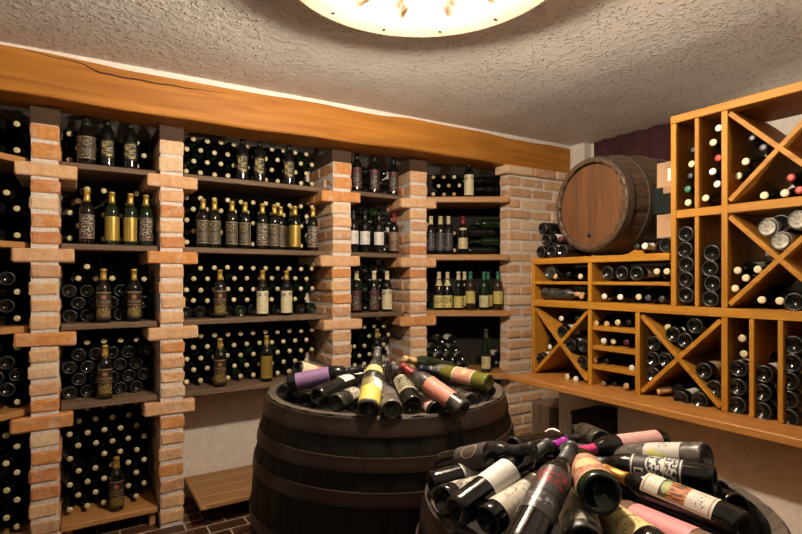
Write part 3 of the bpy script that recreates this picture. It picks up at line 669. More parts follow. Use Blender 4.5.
# ------------------------------------------------------------------ the wine rack on the right
RX0, RX1 = 2.30, 2.638
def rk_y(u): return on_x(u, HZ, RX0).y
def rbox(parent, name, y0, y1, z0, z1, axis, x0=RX0, x1=RX1):
    return box_obj(name, (x0, min(y0, y1), z0), (x1, max(y0, y1), z1), M['honey_'+axis], parent, .002)
def cross(parent, ya, yb, za, zb, th=.020):
    for s in (1, -1):
        p = Vector((0, ya, za if s > 0 else zb)); q = Vector((0, yb, zb if s > 0 else za)); d = q-p; ang = math.atan2(d.z, d.y)
        L = d.length-.012
        mtx = Matrix.Translation((RX0+(.004 if s > 0 else .0052), (ya+yb)/2, (za+zb)/2)) @ Matrix.Rotation(ang, 4, 'X')
        box_obj('cross_board', (0, -L/2, -th/2), (RX1-RX0-.006, L/2, th/2), M['honey_y'], parent, .0015, mtx)
ZB, ZM0, ZM1 = .873, 1.270, 1.308
YL = 2.212; YT = 1.345; YR = .36
# low row of cells
low = empty('wine_rack', (0, 0, 0), 'long low row of honey-wood wine cells standing on the ledge', 'wine rack', 'honey-wood wine racks')
rbox(low, 'top_board', YR, YL, ZM0, ZM1, 'y')
pan = [YL-.0125, 1.797, 1.522, 1.125]
for y in pan: rbox(low, 'side_panel', y-.0125, y+.0125, ZB+.001, ZM0-.001, 'z', RX0+.002)
for y in (1.022, .921, .74): rbox(low, 'divider', y-.009, y+.009, ZB+.001, ZM0-.001, 'z', RX0+.002)
rbox(low, 'side_panel', YR, YR+.025, ZB+.001, ZM0-.001, 'z', RX0+.002)
for z in (1.184, 1.082, .980): rbox(low, 'shelf', 1.536, 1.783, z-.022, z, 'y', RX0+.006)
cross(low, 1.812, 2.184, ZB+.012, ZM0-.012); cross(low, 1.139, 1.508, ZB+.012, ZM0-.012)
# shelf unit on its left half
upl = empty('wine_rack', (0, 0, 0), 'flat honey-wood rack of four compartments under the cask', 'wine rack', 'honey-wood wine racks')
rbox(upl, 'top_board', YT+.016, YL, 1.516, 1.550, 'y')
for y in (YL-.0125, 1.797): rbox(upl, 'side_panel', y-.0125, y+.0125, ZM1+.001, 1.515, 'z', RX0+.002)
rbox(upl, 'shelf', 1.811, 2.186, 1.399, 1.416, 'y', RX0+.006); rbox(upl, 'shelf', YT+.018, 1.783, 1.399, 1.416, 'y', RX0+.006)
# tall unit on its right half
tall = empty('wine_rack', (0, 0, 0), 'tall honey-wood rack with narrow columns and crossed cells', 'wine rack', 'honey-wood wine racks')
rbox(tall, 'top_board', YR, YT+.012, 2.135, 2.170, 'y')
rbox(tall, 'middle_board', YR+.02, YT-.014, 1.704, 1.740, 'y', RX0+.003)
for y in (YT-.001, 1.125, .728): rbox(tall, 'side_panel', y-.0125, y+.0125, ZM1+.001, 2.134, 'z', RX0+.002)
rbox(tall, 'side_panel', YR, YR+.025, ZM1+.001, 2.134, 'z', RX0+.002)
for (a, b) in ((ZM1+.001, 1.703), (1.741, 2.134)): rbox(tall, 'divider', 1.231, 1.249, a, b, 'z', RX0+.003)
cross(tall, .742, 1.111, ZM1+.012, 1.693); cross(tall, .742, 1.111, 1.752, 2.124)
# the thick ledge it stands on
led = box_obj('ledge_board', (2.135, YR-.5, .840), (2.643, 2.235, .873), M['ledge'], bev=.004)
tag(led, 'thick honey-brown ledge board under the wine racks', 'ledge')

def rb(u, v, mode, where, cap='cream', labels=(), g='black', shape='bordeaux', x=None, yaw=0.0, dz=0.0, scale=1.0):
    if mode == 'n': X = (x or 2.325); p = on_x(u, v, X); d = Vector((-1, yaw, dz)).normalized(); base = p-d*SHAPES[shape]['H']*scale
    else: X = (x or 2.318); base = on_x(u, v, X); d = Vector((1, yaw, dz)).normalized()
    RACK.append([mode, p if mode == 'n' else base, base.copy(), where, shape, g, cap, labels, scale, d])
RACK = []
def fill_rack():
    for it in range(60):
        for a in RACK:
            if a[0] != 'n': continue
            for b in RACK:
                if b is a: continue
                df = a[2]-b[2]; df.x = 0; L = df.length; need = .075 if b[0] == 'n' else .066
                if 1e-5 < L < need: a[2] = a[2]+df/L*(need-L)*.3
            off = a[2]-(a[1]+Vector((a[2].x-a[1].x, 0, 0))); off.x = 0
            if off.length > .05: a[2] = a[2]-off+off.normalized()*.05
    for mode, p, base, where, shape, g, cap, labels, scale, d in RACK:
        if mode == 'n': dd = (p-base).normalized(); base = p-dd*SHAPES[shape]['H']*scale; d = dd
        bottle(base, d, (-.35, -.8, .5), where, 'bottles in the honey-wood racks', shape, g, cap, labels, scale, seg=20, tip=True)
def rset(cell, items):
    """label each bottle of a cell by its kind and its place in that cell"""
    cnt = {}
    nice = {'cream': 'cream-capped', 'gold': 'gold-capped', 'palegold': 'pale gold capped', 'greenc': 'green-capped', 'brightred': 'red-capped', 'white': 'white-capped', 'maroon': 'maroon-capped', 'black': 'black-capped', 'tan': 'tan-capped', 'grey': 'grey-capped', 'brown': 'brown-capped', 'pink': 'pink-capped'}
    keys = [((nice[i[3]] + ' neck-out') if i[2] == 'n' else ('speckled mouldy base-out' if i[4].get('g') == 'flock' else ('labelled base-out' if i[4].get('labels') else 'dark base-out'))) for i in items]
    order = {}
    for k in set(keys):
        idx = [j for j in range(len(items)) if keys[j] == k]
        horiz = max(items[j][0] for j in idx)-min(items[j][0] for j in idx) >= max(items[j][1] for j in idx)-min(items[j][1] for j in idx)
        idx.sort(key=lambda j: items[j][0] if horiz else items[j][1])
        for q, j in enumerate(idx):
            order[j] = '' if len(idx) == 1 else ORD[q]+' '
            if len(idx) > 1: order[j] = (ORD[q]+' '+k+' bottle '+('from left' if horiz else 'from top'))
            else: order[j] = 'only '+k+' bottle'
    for j, (u, v, mode, cp, kw) in enumerate(items):
        rb(u, v, mode, order[j]+', '+cell, cp, **kw)
W = dict(labels=[('bwhite', .04, .14, 2.0)]); T = dict(labels=[('btan', .04, .15, 2.0)]); FL = dict(g='flock'); Z = {}
rset('first narrow column, upper tall rack', [(688, 202.5, 'n', 'cream', Z), (687.5, 189, 'n', 'greenc', Z), (691.5, 164, 'n', 'cream', Z), (690, 176, 'n', 'black', dict(x=2.37)), (693, 150, 'n', 'black', dict(x=2.37))])
rset('second narrow column, upper tall rack', [(705.5, 198, 'n', 'cream', Z), (717, 184, 'n', 'white', dict(x=2.36)), (712.5, 171.5, 'n', 'white', Z), (718, 158, 'n', 'brightred', dict(x=2.36)), (713, 142.5, 'n', 'cream', Z), (718.5, 128, 'n', 'white', dict(x=2.36))])
rset('left triangle, upper crossed cell of tall rack', [(745.5, 161.5, 'n', 'cream', Z), (738, 176, 'n', 'cream', dict(x=2.36)), (752, 138, 'n', 'black', dict(x=2.38)), (763, 147.5, 'n', 'grey', dict(x=2.38))])
rset('bottom triangle, upper crossed cell of tall rack', [(764, 195.5, 'n', 'cream', Z), (784.5, 193, 'n', 'cream', Z), (791, 177.5, 'n', 'brightred', Z), (799, 190, 'n', 'brightred', Z)])
rset('first narrow column, lower tall rack', [(685.5, 295, 'b', 'cream', Z), (685.5, 279.5, 'b', 'cream', Z), (685.7, 264.5, 'b', 'cream', Z), (684.5, 249.5, 'b', 'cream', Z), (685.5, 234, 'b', 'cream', Z)])
rset('second narrow column, lower tall rack', [(710, 299, 'b', 'cream', Z), (712, 283.5, 'b', 'cream', Z), (709.5, 268.5, 'b', 'cream', Z), (711.5, 253, 'b', 'cream', Z)])
rset('top triangle, lower crossed cell of tall rack', [(767, 227.5, 'b', 'cream', FL), (780.5, 223.5, 'b', 'cream', dict(x=2.34)), (780, 241, 'b', 'cream', FL), (797.5, 220, 'b', 'cream', FL)])
rset('left triangle, lower crossed cell of tall rack', [(735, 288.5, 'n', 'cream', dict(yaw=.05)), (745.5, 278, 'n', 'cream', dict(yaw=.05)), (757.5, 269.5, 'n', 'cream', dict(yaw=.05)), (737.5, 270.5, 'n', 'cream', Z)])
rset('bottom triangle, lower crossed cell of tall rack', [(761.5, 300, 'n', 'cream', Z), (779.5, 301, 'n', 'cream', Z), (794, 302, 'b', 'cream', Z)])
rset('first narrow column, low row right end', [(742, 338.5, 'n', 'palegold', Z), (743.5, 354, 'n', 'palegold', dict(x=2.36)), (738, 368.5, 'b', 'cream', W), (737, 387, 'b', 'cream', Z), (736.5, 405, 'b', 'cream', Z)])
rset('second narrow column, low row right end', [(755, 362.5, 'n', 'palegold', dict(x=2.36)), (763, 374, 'b', 'cream', W), (761.5, 392.5, 'b', 'cream', W), (761.5, 411, 'b', 'cream', W)])
rset('third narrow column, low row right end', [(793, 345, 'b', 'cream', Z), (791, 363, 'b', 'cream', T), (788.5, 381, 'b', 'cream', W), (787.5, 399.5, 'b', 'cream', T), (788, 418, 'b', 'cream', T)])
rset('top triangle, right crossed cell of low row', [(667.5, 327.5, 'n', 'palegold', dict(x=2.36)), (682, 330.5, 'n', 'palegold', dict(x=2.36)), (672.5, 334.5, 'b', 'cream', Z), (684.3, 340.5, 'b', 'cream', Z), (694.5, 326, 'b', 'cream', Z)])
rset('left triangle, right crossed cell of low row', [(653, 343.5, 'b', 'cream', Z), (652.5, 359, 'b', 'cream', W), (665, 360, 'b', 'cream', W), (652.5, 374.5, 'b', 'cream', Z)])
rset('right triangle, right crossed cell of low row', [(703.5, 371, 'b', 'cream', T), (714, 388.5, 'b', 'cream', Z), (714.5, 375, 'n', 'cream', dict(x=2.38))])
rset('bottom triangle, right crossed cell of low row', [(680.5, 399, 'b', 'cream', W), (699, 400, 'b', 'cream', W)])
e = on_x(656.6, 392.0, 2.34)
bottle(e+Vector((.215, -.190, .075)), (-.215, .190, -.075), (-1, -.3, .6), 'tan-capped bottle lying crosswise in the right crossed cell of low row', 'bottles in the honey-wood racks', cap='tan', scale=.98)
rset('top shelf of the low row', [(596, 323.5, 'n', 'tan', Z), (606.5, 324, 'n', 'tan', Z), (617.5, 322.5, 'n', 'cream', Z), (628, 322, 'n', 'black', dict(x=2.36))])
rset('second shelf of the low row', [(603.5, 341, 'n', 'white', Z), (613, 341.5, 'n', 'cream', dict(x=2.36)), (626, 342.5, 'n', 'maroon', Z)])
rset('third shelf of the low row', [(594.5, 361.5, 'n', 'brown', Z), (606, 361, 'n', 'black', dict(x=2.36)), (631.5, 368, 'n', 'white', dict(dz=-.02))])
rset('ledge compartment of the low row', [(603, 384, 'n', 'brown', Z), (614, 384, 'n', 'black', dict(x=2.37)), (626, 386, 'n', 'tan', Z)])
rset('left triangle, left crossed cell of low row', [(540.5, 359, 'b', 'cream', dict(labels=[('bwhite', .03, .09, 2.6)])), (549.5, 347, 'n', 'white', dict(x=2.40)), (546, 337, 'b', 'cream', dict(x=2.42))])
rset('top triangle, left crossed cell of low row', [(561, 318.5, 'n', 'white', dict(x=2.36)), (577, 318.5, 'n', 'black', dict(x=2.36)), (562, 332, 'b', 'cream', W)])
rset('right triangle, left crossed cell of low row', [(570.5, 345, 'b', 'cream', W), (583, 346, 'b', 'cream', W), (582, 362.5, 'b', 'cream', W), (577, 331.5, 'n', 'white', dict(x=2.36))])
rset('bottom triangle, left crossed cell of low row', [(567, 376.5, 'n', 'cream', Z), (575.5, 379, 'n', 'white', dict(x=2.31))])
rset('upper left compartment below the cask', [(549, 273, 'b', 'cream', dict(g='dusty')), (555, 276.5, 'n', 'tan', Z), (568, 274, 'n', 'black', dict(x=2.37)), (580, 276.5, 'n', 'cream', Z), (585.5, 276.5, 'n', 'maroon', dict(x=2.40))])
rset('lower left compartment below the cask', [(581, 296.5, 'n', 'tan', dict(x=2.35))])
e = on_x(544, 296, 2.345); e.z = 1.3455; bottle(e, (.03, -.26, 0), (-1, 0, .4), 'dusty bottle lying crosswise in the lower left compartment below the cask', 'bottles in the honey-wood racks', g='dusty', cap='tan', scale=.9)
rset('upper right compartment below the cask', [(607, 273, 'b', 'cream', Z), (621.5, 273, 'b', 'cream', W), (636, 273.5, 'b', 'cream', W), (656.5, 271.5, 'n', 'cream', Z), (666.5, 271.5, 'n', 'cream', Z)])
rset('lower right compartment below the cask', [(604, 296.5, 'n', 'white', Z), (610, 297, 'n', 'white', dict(x=2.40)), (620, 297, 'n', 'white', Z), (638.5, 297, 'n', 'cream', dict(x=2.36)), (648, 298, 'n', 'grey', Z), (661.5, 299, 'n', 'grey', Z), (668.5, 298.5, 'n', 'maroon', dict(x=2.40))])
fill_rack()
# bottles on top of the low rack
TOP = 'bottles lying on top of the rack'
def topb(y, z, mode, text, **kw):
    x = kw.pop('x', 2.33)
    if mode == 'b': bottle((x, y, z), (1, kw.pop('yaw', 0), 0), (-.4, -.6, .8), text, TOP, **kw)
    else: bottle((x+.30, y, z), (-1, kw.pop('yaw', 0), 0), (-.4, -.6, .8), text, TOP, **kw)
topb(2.165, 1.589, 'b', 'leftmost dark bottle, bottom row on the rack top beside cask', labels=[('bwhite', .03, .12, 2.2)])
topb(2.085, 1.589, 'b', 'second dark bottle, bottom row on the rack top beside cask', labels=[('bwhite', .03, .12, 2.2)])
topb(2.005, 1.589, 'b', 'third dark bottle, bottom row on the rack top beside cask')
topb(2.125, 1.658, 'b', 'left bottle of the upper row on rack top beside cask', labels=[('bwhite', .06, .12, 2.2)])
topb(2.045, 1.658, 'n', 'maroon-capped bottle of the upper row on rack top beside cask', cap='maroon', x=2.36)
bottle((2.35, 2.172, 1.729), (.27, -.025, .0), (-1, 0, .4), 'dark bottle lying crosswise, topmost on rack top beside cask', TOP, cap='black')
topb(1.565, 1.589, 'n', 'black-capped bottle lying on rack top below the right of cask', cap='black', x=2.36)
topb(1.47, 1.589, 'n', 'pale-capped bottle lying on rack top before the cardboard cartons', cap='white', x=2.33, yaw=.12)
topb(1.395, 1.589, 'b', 'base-out bottle on rack top before the cardboard cartons', x=2.33)

# ------------------------------------------------------------------ casks
def cask(root, H, rh, rb, staves, mat, hoops, hoopmat, open_top=True, th=.028, headmat=None, rimmat=None, head_z=None):
    def R(s): return rb-(rb-rh)*(2*s-1)**2
    bm = bmesh.new(); nz = 28; per = 5; n = staves*per
    jit = [rnd.uniform(-.0012, .0012) for _ in range(staves)]
    def ring(rf, z, groove=True): 
        out = []
        for i in range(n):
            k, q = divmod(i, per); a = 2*PI*(i/n); r = rf+(jit[k] if groove else 0)-(.004 if (groove and q == 0) else 0)
            out.append(bm.verts.new((r*math.cos(a), r*math.sin(a), z)))
        return out
    outer = [ring(R(i/nz), H*i/nz) for i in range(nz+1)]; inner = [ring(R(1-i/nz)-th, H*(1-i/nz), False) for i in range(nz+1)]
    alln = outer+inner+[outer[0]]
    for k in range(len(alln)-1):
        a, b = alln[k], alln[k+1]
        for i in range(n):
            j = (i+1) % n; f = bm.faces.new((a[i], a[j], b[j], b[i])); f.material_index = 1 if k == nz else 0
            f.smooth = not (i % per in (0, per-1)) and k != nz
    me = mesh(bm, 'staves'); me.materials.append(mat); me.materials.append(rimmat or mat)
    link('staves', me, None, root)
    for (z0, z1) in hoops:
        bm = bmesh.new(); r0, r1 = R(z0/H)+.0015, R(z1/H)+.0015; t = .0035
        lathe(bm, [(r0-.003, z0), (r0+t, z0), (r0+t, z0+.001), ((r0+r1)/2+t+.001, (z0+z1)/2), (r1+t, z1-.001), (r1+t, z1), (r1-.003, z1)], 96)
        for v in bm.verts: pass
        hp = link('hoop', mesh(bm, 'hoop', True), hoopmat, root)
        for p in hp.data.polygons: p.use_smooth = abs(p.normal.z) < .7
        a0 = rnd.uniform(0, 6.28) if not open_top else math.atan2(-CS, -SN)+rnd.choice([.62, .75, -.35, .5])
        for da in (0, .055 if rb < .5 else .05):
            bm = bmesh.new(); bmesh.ops.create_uvsphere(bm, u_segments=10, v_segments=6, radius=.006)
            zz = (z0+z1)/2; rr = (r0+r1)/2+t+.001
            rv = link('rivet', mesh(bm, 'rivet', True), hoopmat, hp); rv.location = (rr*math.cos(a0+da), rr*math.sin(a0+da), zz)
    for hz, up in ([(.05, 1)] if open_top else [(.035, 1), (H-.035, -1)]):
        bm = bmesh.new(); lathe(bm, [(0, hz-.010), (R(hz/H)-th+.004, hz-.010), (R(hz/H)-th+.004, hz+.010), (0, hz+.010)], 64)
        link('head', mesh(bm, 'head'), headmat or mat, root)
    if head_z:
        bm = bmesh.new(); lathe(bm, [(0, head_z-.02), (R(head_z/H)-th-.001, head_z-.02), (R(head_z/H)-th-.001, head_z), (0, head_z)], 64); link('inner_board', mesh(bm, 'inner_board'), mat, root)
C1 = Vector((1.131, 1.921, 0)); C2 = Vector((1.021, .799, 0))
k1 = empty('wine_barrel', C1, 'large black open barrel heaped with bottles in mid-room', 'barrel')
cask(k1, .97, .4915, .560, 30, M['stave'], [(.905, .963), (.795, .842), (.688, .735), (.500, .548), (.30, .345), (.13, .18), (.01, .06)], M['hoop'], True, .03, rimmat=M['rim'], head_z=.84)
k2 = empty('wine_barrel', C2, 'smaller dark open barrel of bottles nearest the viewer', 'barrel')
cask(k2, .93, .377, .435, 26, M['stave'], [(.868, .922), (.765, .812), (.60, .645), (.30, .345), (.12, .165), (.01, .06)], M['hoop'], True, .028, rimmat=M['rim'], head_z=.80)
k3 = empty('wooden_cask', (2.385, 1.866, 1.838), 'brown wooden cask lying on top of the wine rack', 'cask')
k3.rotation_euler = (0, PI/2, -.10)
cask(k3, .74, .250, .288, 24, M['cask'], [(.004, .045), (.135, .165), (.30, .335), (.445, .48), (.585, .615), (.695, .736)], M['caskhoop'], False, .022, headmat=M['caskhead'])
bm = bmesh.new(); lathe(bm, [(0, -.004), (.011, -.004), (.013, .004), (0, .006)], 14); bg = link('bung', mesh(bm, 'bung', True), M['iron'], k3); bg.location = (.165, .02, .022)
for sx in (2.52, 3.02):
    for sy, s in ((1.83+.15, 1), (1.83-.15, -1)):
        bm = bmesh.new(); y0, y1 = (0, .13*s)
        pr = [(0, .0), (.14*s, .0), (.14*s, .075), (.03*s, .014), (0, .010)]
        a = [bm.verts.new((-.04, p, q)) for p, q in pr]; c = [bm.verts.new((.04, p, q)) for p, q in pr]
        bm.faces.new(a); bm.faces.new(c[::-1])
        for i in range(5): bm.faces.new((a[i], a[(i+1) % 5], c[(i+1) % 5], c[i]))
        o = link('wooden_wedge', mesh(bm, 'wooden_wedge'), M['honey_y']); o.location = (sx, sy-.04*s, 1.5505 if sx < 2.6 else 1.536)
        tag(o, 'wooden wedge under the %s end of the cask, %s side' % ('head' if sx < 2.6 else 'rear', 'far' if s > 0 else 'near'), 'wedge', 'wedges under the cask')

# ------------------------------------------------------------------ things around the rack
def carton(name, p0, p1, mat, label, sticker=False):
    r = empty(name, ((p0[0]+p1[0])/2, (p0[1]+p1[1])/2, p0[2]), label, 'box', 'cartons stacked beside the cask'); c = r.location
    q0 = [a-b for a, b in zip(p0, c)]; q1 = [a-b for a, b in zip(p1, c)]
    box_obj('box_body', q0, q1, mat, r, .003)
    box_obj('tape', (q0[0]-.001, -.022, q1[2]-.03), (q1[0]+.001, .022, q1[2]+.001), M['tape'], r, 0)
    if sticker:
        y0 = -.045
        s = box_obj('sticker', (q0[0]-.0012, y0, .030), (q0[0]-.0002, y0+.055, .088), M['paper'], r, 0)
        bm = bmesh.new(); x = y0+.006
        for i in range(10):
            w = rnd.choice([.0012, .0022, .0032]); add_box(bm, (q0[0]-.0020, x, .036), (q0[0]-.0013, x+w, .056), 0); x += w+rnd.choice([.0012, .002])
        link('barcode', mesh(bm, 'barcode'), M['crate'], s)
M['tape'] = plain('brown_tape', (.28, .17, .09), .35)
carton('carton', (2.42, 1.362, 1.628), (2.65, 1.497, 1.745), M['card'], 'lowest tan cardboard box stacked between cask and tall rack')
carton('carton', (2.41, 1.362, 1.746), (2.65, 1.508, 1.872), M['cardgreen'], 'dark green flat box between two tan cardboard boxes')
carton('carton', (2.42, 1.362, 1.873), (2.65, 1.497, 1.995), M['card'], 'topmost tan cardboard box with white barcode sticker', True)
# burgundy cloth on the wall behind the cask
bm = bmesh.new(); ny, nz = 60, 14; g = []
for i in range(ny+1):
    y = 2.79-1.03*i/ny; rowv = []
    for j in range(nz+1):
        z = CEIL-.002-.005*abs(math.sin(i*.9))-(.93*j/nz); x = 3.625+.014*math.sin(i*.75+.25*math.sin(j*.5))+.007*math.sin(i*1.9+j*.3)
        rowv.append(bm.verts.new((x, y, z)))
    g.append(rowv)
for i in range(ny):
    for j in range(nz): bm.faces.new((g[i][j], g[i][j+1], g[i+1][j+1], g[i+1][j]))
cl = link('wall_hanging', mesh(bm, 'wall_hanging', True), M['cloth']); sm = cl.modifiers.new('thick', 'SOLIDIFY'); sm.thickness = .006; sm.offset = 0
tag(cl, 'burgundy cloth hanging on the wall behind the cask', 'wall hanging')
# under the ledge
cr = empty('storage_crate', (2.49, 1.825, 0), 'black crate standing under the left end of the ledge', 'crate')
for nm, p0, p1 in (('base', (-.13, -.14, 0), (.13, .14, .02)), ('side_panel', (-.13, -.14, .02), (-.115, .14, .67)), ('side_panel', (.115, -.14, .02), (.13, .14, .67)), ('end_panel', (-.115, -.14, .02), (.115, -.125, .67)), ('end_panel', (-.115, .125, .02), (.115, .14, .67)), ('lid', (-.135, -.145, .67), (.135, .145, .69))):
    box_obj(nm, p0, p1, M['crate'], cr, .003)
wb = box_obj('wooden_block', (2.75, 2.42, 0), (3.0, 2.64, .56), M['dark_z'], bev=.006); tag(wb, 'dark wooden block standing at the foot of the corner pier', 'block')
rbn = empty('side_bench', (2.17, .62, 0), 'wooden bench along the wall under the ledge', 'bench')
for k in range(2): box_obj('seat_plank', (-.20+.185*k, -.95, .420), (-.018+.185*k, .95, .447), M['honey_y'], rbn, .003)
for y in (-.8, .8): box_obj('leg', (-.17, y-.03, 0), (.15, y+.03, .419), M['honey_z'], rbn, .003)

# ------------------------------------------------------------------ bottles heaped in the barrels
def pile(text, u1, v1, z1, u2, v2, far=True, group='bottles heaped in the large barrel', L=None, roll=0.0, up=.75, shape='bordeaux', **kw):
    Lb = (L or SHAPES[shape]['H'])*kw.get('scale', 1.0)
    r1 = ray(u1, v1); p1 = CAM+r1*((z1-EYE)/r1.z); r2 = ray(u2, v2)
    a = r2.dot(r2); b = 2*r2.dot(CAM-p1); c = (CAM-p1).dot(CAM-p1)-Lb*Lb; D = b*b-4*a*c
    t = -b/2/a if D < 0 else ((-b+math.sqrt(D))/2/a if far else (-b-math.sqrt(D))/2/a)
    d = (CAM+r2*t-p1).normalized()
    nrm = (CAM-p1).normalized()+Vector((0, 0, up)); nrm = nrm-d*nrm.dot(d); nrm.rotate(Matrix.Rotation(roll, 3, d))
    kw.setdefault('thin', .90 if group == P1 else .84)
    PILE.append(dict(p=p1, d=d, n=nrm, a=(text, group, shape), k=kw, H=SHAPES[shape]['H']*kw.get('scale', 1.0), R=SHAPES[shape]['R']*kw.get('scale', 1.0)*kw['thin'], s=Vector((0, 0, 0))))
PILE = []
def samples(b):
    out = []
    for i in range(15):
        f = i/14; r = b['R'] if f < .6 else (b['R']+(.015-b['R'])*(f-.6)/.2 if f < .8 else .015); out.append((b['p']+b['d']*b['H']*f, r))
    return out
def settle():
    for it in range(70):
        S = [samples(b) for b in PILE]; mv = [Vector((0, 0, 0)) for _ in PILE]; worst = 0
        for i in range(len(PILE)):
            for j in range(i+1, len(PILE)):
                if (PILE[i]['p']-PILE[j]['p']).length > .66: continue
                best = max(((ra+rb-(a-b).length, a, b) for a, ra in S[i] for b, rb in S[j]), key=lambda q: q[0])
                if best[0] > .004:
                    worst = max(worst, best[0]); ax = ((best[1]+best[2])/2-CAM).normalized(); df = (best[1]-best[2]); sg = 1 if df.dot(ax) > 0 else -1
                    for k, w in ((i, sg), (j, -sg)):
                        ak = (PILE[k]['p']+PILE[k]['d']*PILE[k]['H']*.45-CAM).normalized(); mv[k] += ak*w*min(best[0], .03)*.25
        for b, m in zip(PILE, mv):
            n = b['s']+m
            if n.length > .08: n = n.normalized()*.08
            b['p'] = b['p']+(n-b['s']); b['s'] = n
    print('settled, worst overlap', round(worst, 3))
    for b in PILE: bottle(b['p'], b['d'], b['n'], *b['a'], **b['k'])
P1 = 'bottles heaped in the large barrel'; P2 = 'bottles heaped in the front barrel'
pile('purple-labelled dark bottle lying across left back of large barrel', 288, 384, 1.02, 369, 367, labels=[('purple', .035, .165, 2.9)], roll=.25)
pile('cream-labelled bottle at the far left edge of large barrel', 296, 369, 1.04, 350, 386, labels=[('creamplain', .01, .135, 3.2)], shape='champagne', cap='cream')
pile('dark bottle with white back label, base towards us, large barrel', 317, 397, 1.0, 372, 373, labels=[('white', .12, .175, 1.6)], roll=-.5, shape='burgundy')
pile('dark bottle with white label behind, large barrel', 332, 391, 1.0, 386, 366, labels=[('bwhite', .10, .17, 1.8)])
pile('plain dark bottle at the left rim of large barrel', 282, 392, .985, 332, 401, g='black')
pile('yellow and white labelled bottle in the middle of large barrel', 368, 409, .995, 378, 349, labels=[('yellowring', .012, .115, 3.2), ('yellowneck', .150, .185, 2.6)], shape='burgundy', g='dusty', cap='grey')
pile('moss-dusty bottle left of the yellow label, large barrel', 336, 403, .97, 375, 388, g='dusty', labels=[('stripes', .07, .13, 2.0)])
pile('grey dusty bottle right of the yellow label, large barrel', 392, 410, .98, 383, 384, g='greydusty', shape='burgundy')
pile('bottle with ornate beige label, base towards us, large barrel', 413, 405, 1.0, 393, 364, labels=[('ornate', .06, .155, 2.3)], cap='grey')
pile('red-capped bottle with salmon pink label, large barrel', 464, 410, .99, 402, 366, labels=[('pink', .055, .165, 2.9)], cap='red', shape='bordeaux', g='dusty')
pile('base-towards-us bottle with pale pink label, front of large barrel', 437, 411, .98, 412, 392, labels=[('palepink', .012, .10, 2.8)])
pile('yellow-green glass bottle with pink label, right side of large barrel', 489, 383, 1.03, 430, 369, labels=[('pinkgold', .065, .16, 3.0)], g='yellowglass', cap='grey')
pile('plain dark bottle lying at right front of large barrel', 484, 396, .985, 430, 394, g='dusty')
pile('dark dusty bottle under pink-labelled one, large barrel', 471, 402, .97, 438, 390, g='dusty')
pile('tan-capped green bottle at the far back of large barrel', 452, 370, 1.02, 404, 359, far=False, cap='tan', g='green')
pile('blue-black capped bottle at the back of large barrel', 478, 378, 1.00, 419, 368, far=False, cap='blueblack', g='greydusty')
pile('dark bottle under salmon label, middle of large barrel', 425, 396, .96, 404, 376, g='dusty')
pile('dark bottle behind the yellow label, middle of large barrel', 386, 392, 1.0, 386, 362, g='black')
pile('bottle at the left front inside rim of large barrel', 305, 402, .955, 340, 392, g='black')
pile('bottle deep below the moss-dusty one, large barrel', 350, 403, .93, 372, 396, g='black')
G = dict(group=P2)
pile('black bottle with large plain white label in front barrel', 456, 512, .965, 549, 443, labels=[('bigwhite', .085, .160, 2.3)], cap='grey', **G)
pile('black bottle with thin oval outline on grey label, front barrel', 444, 464, .955, 533, 448, far=False, labels=[('ringblack', .075, .178, 2.9)], roll=.1, **G)
pile('bottle with white label and small purple stamp, front barrel', 432, 485, .945, 540, 455, labels=[('sticker', .075, .145, 2.6)], roll=.1, **G)
pile('bottle with pale striped label under the oval-labelled one, front barrel', 436, 475, .935, 522, 458, labels=[('stripes', .02, .13, 2.6)], g='dusty', **G)
pile('bottle with striped label at left rim of front barrel', 443, 500, .955, 530, 478, labels=[('stripes', .03, .12, 2.4)], **G)
pile('bottle with cream grey-blotched label, front barrel', 486, 522, .965, 572, 464, labels=[('map', .03, .165, 2.8)], **G)
pile('black bottle with red script label in front of barrel', 518, 552, .985, 571, 447, labels=[('redscript', .075, .190, 2.7)], cap='grey', roll=-.1, **G)
pile('purple-capped bottle at back of front barrel', 500, 468, .955, 566, 441, cap='purple', g='black', **G)
pile('pink-capped bottle with pale pink label at back of front barrel', 664, 440, .985, 573, 452, cap='pink', labels=[('palepink', .03, .165, 2.3)], roll=-.6, far=False, **G)
pile('clear grey dusty bottle with pale label, right of front barrel', 706, 456, 1.01, 596, 456, labels=[('greytag', .05, .14, 2.7)], g='greydusty', roll=-.2, far=True, **G)
pile('black bottle with white-framed black label, front barrel', 713, 479, 1.0, 584, 460, labels=[('whiteframe', .06, .175, 2.7)], cap='grey', far=True, scale=.93, **G)
pile('gold-capped bottle with long picture label, front barrel', 744, 527, 1.0, 603, 469, labels=[('picture', .045, .190, 1.9)], cap='goldcap', roll=.1, far=True, scale=.92, **G)
pile('plain black bottle under the white-framed one, front barrel', 714, 494, .95, 604, 482, far=True, **G)
pile('clear rose bottle with rose pink label, front of barrel', 712, 554, .96, 590, 500, labels=[('rosepink', .03, .165, 2.3)], g='rose', cap='grey', roll=.1, **G)
pile('green bottle base towards us with ornate orange label, front barrel', 600, 493, 1.03, 566, 448, labels=[('ornateorange', .02, .12, 3.2)], g='green', shape='champagne', cap='grey', **G)
pile('bottle with cream label and round grey picture, front of barrel', 584, 545, .985, 568, 472, labels=[('roundhill', .02, .175, 2.9)], shape='burgundy', scale=1.0, g='dusty', **G)
pile('bottle with yellow label and brown shield, front of barrel', 658, 552, .985, 586, 502, labels=[('shield', .03, .175, 2.8)], cap='grey', **G)
pile('bottle with white-ringed base at the back of front barrel', 552, 438, .955, 566, 446, g='black', cap='black', ring=True, **G)
pile('dark bottle at back left of front barrel', 512, 448, .97, 578, 438, far=True, **G)
pile('dark bottle lying behind purple cap, front barrel', 602, 441, .95, 575, 428, g='dusty', **G)
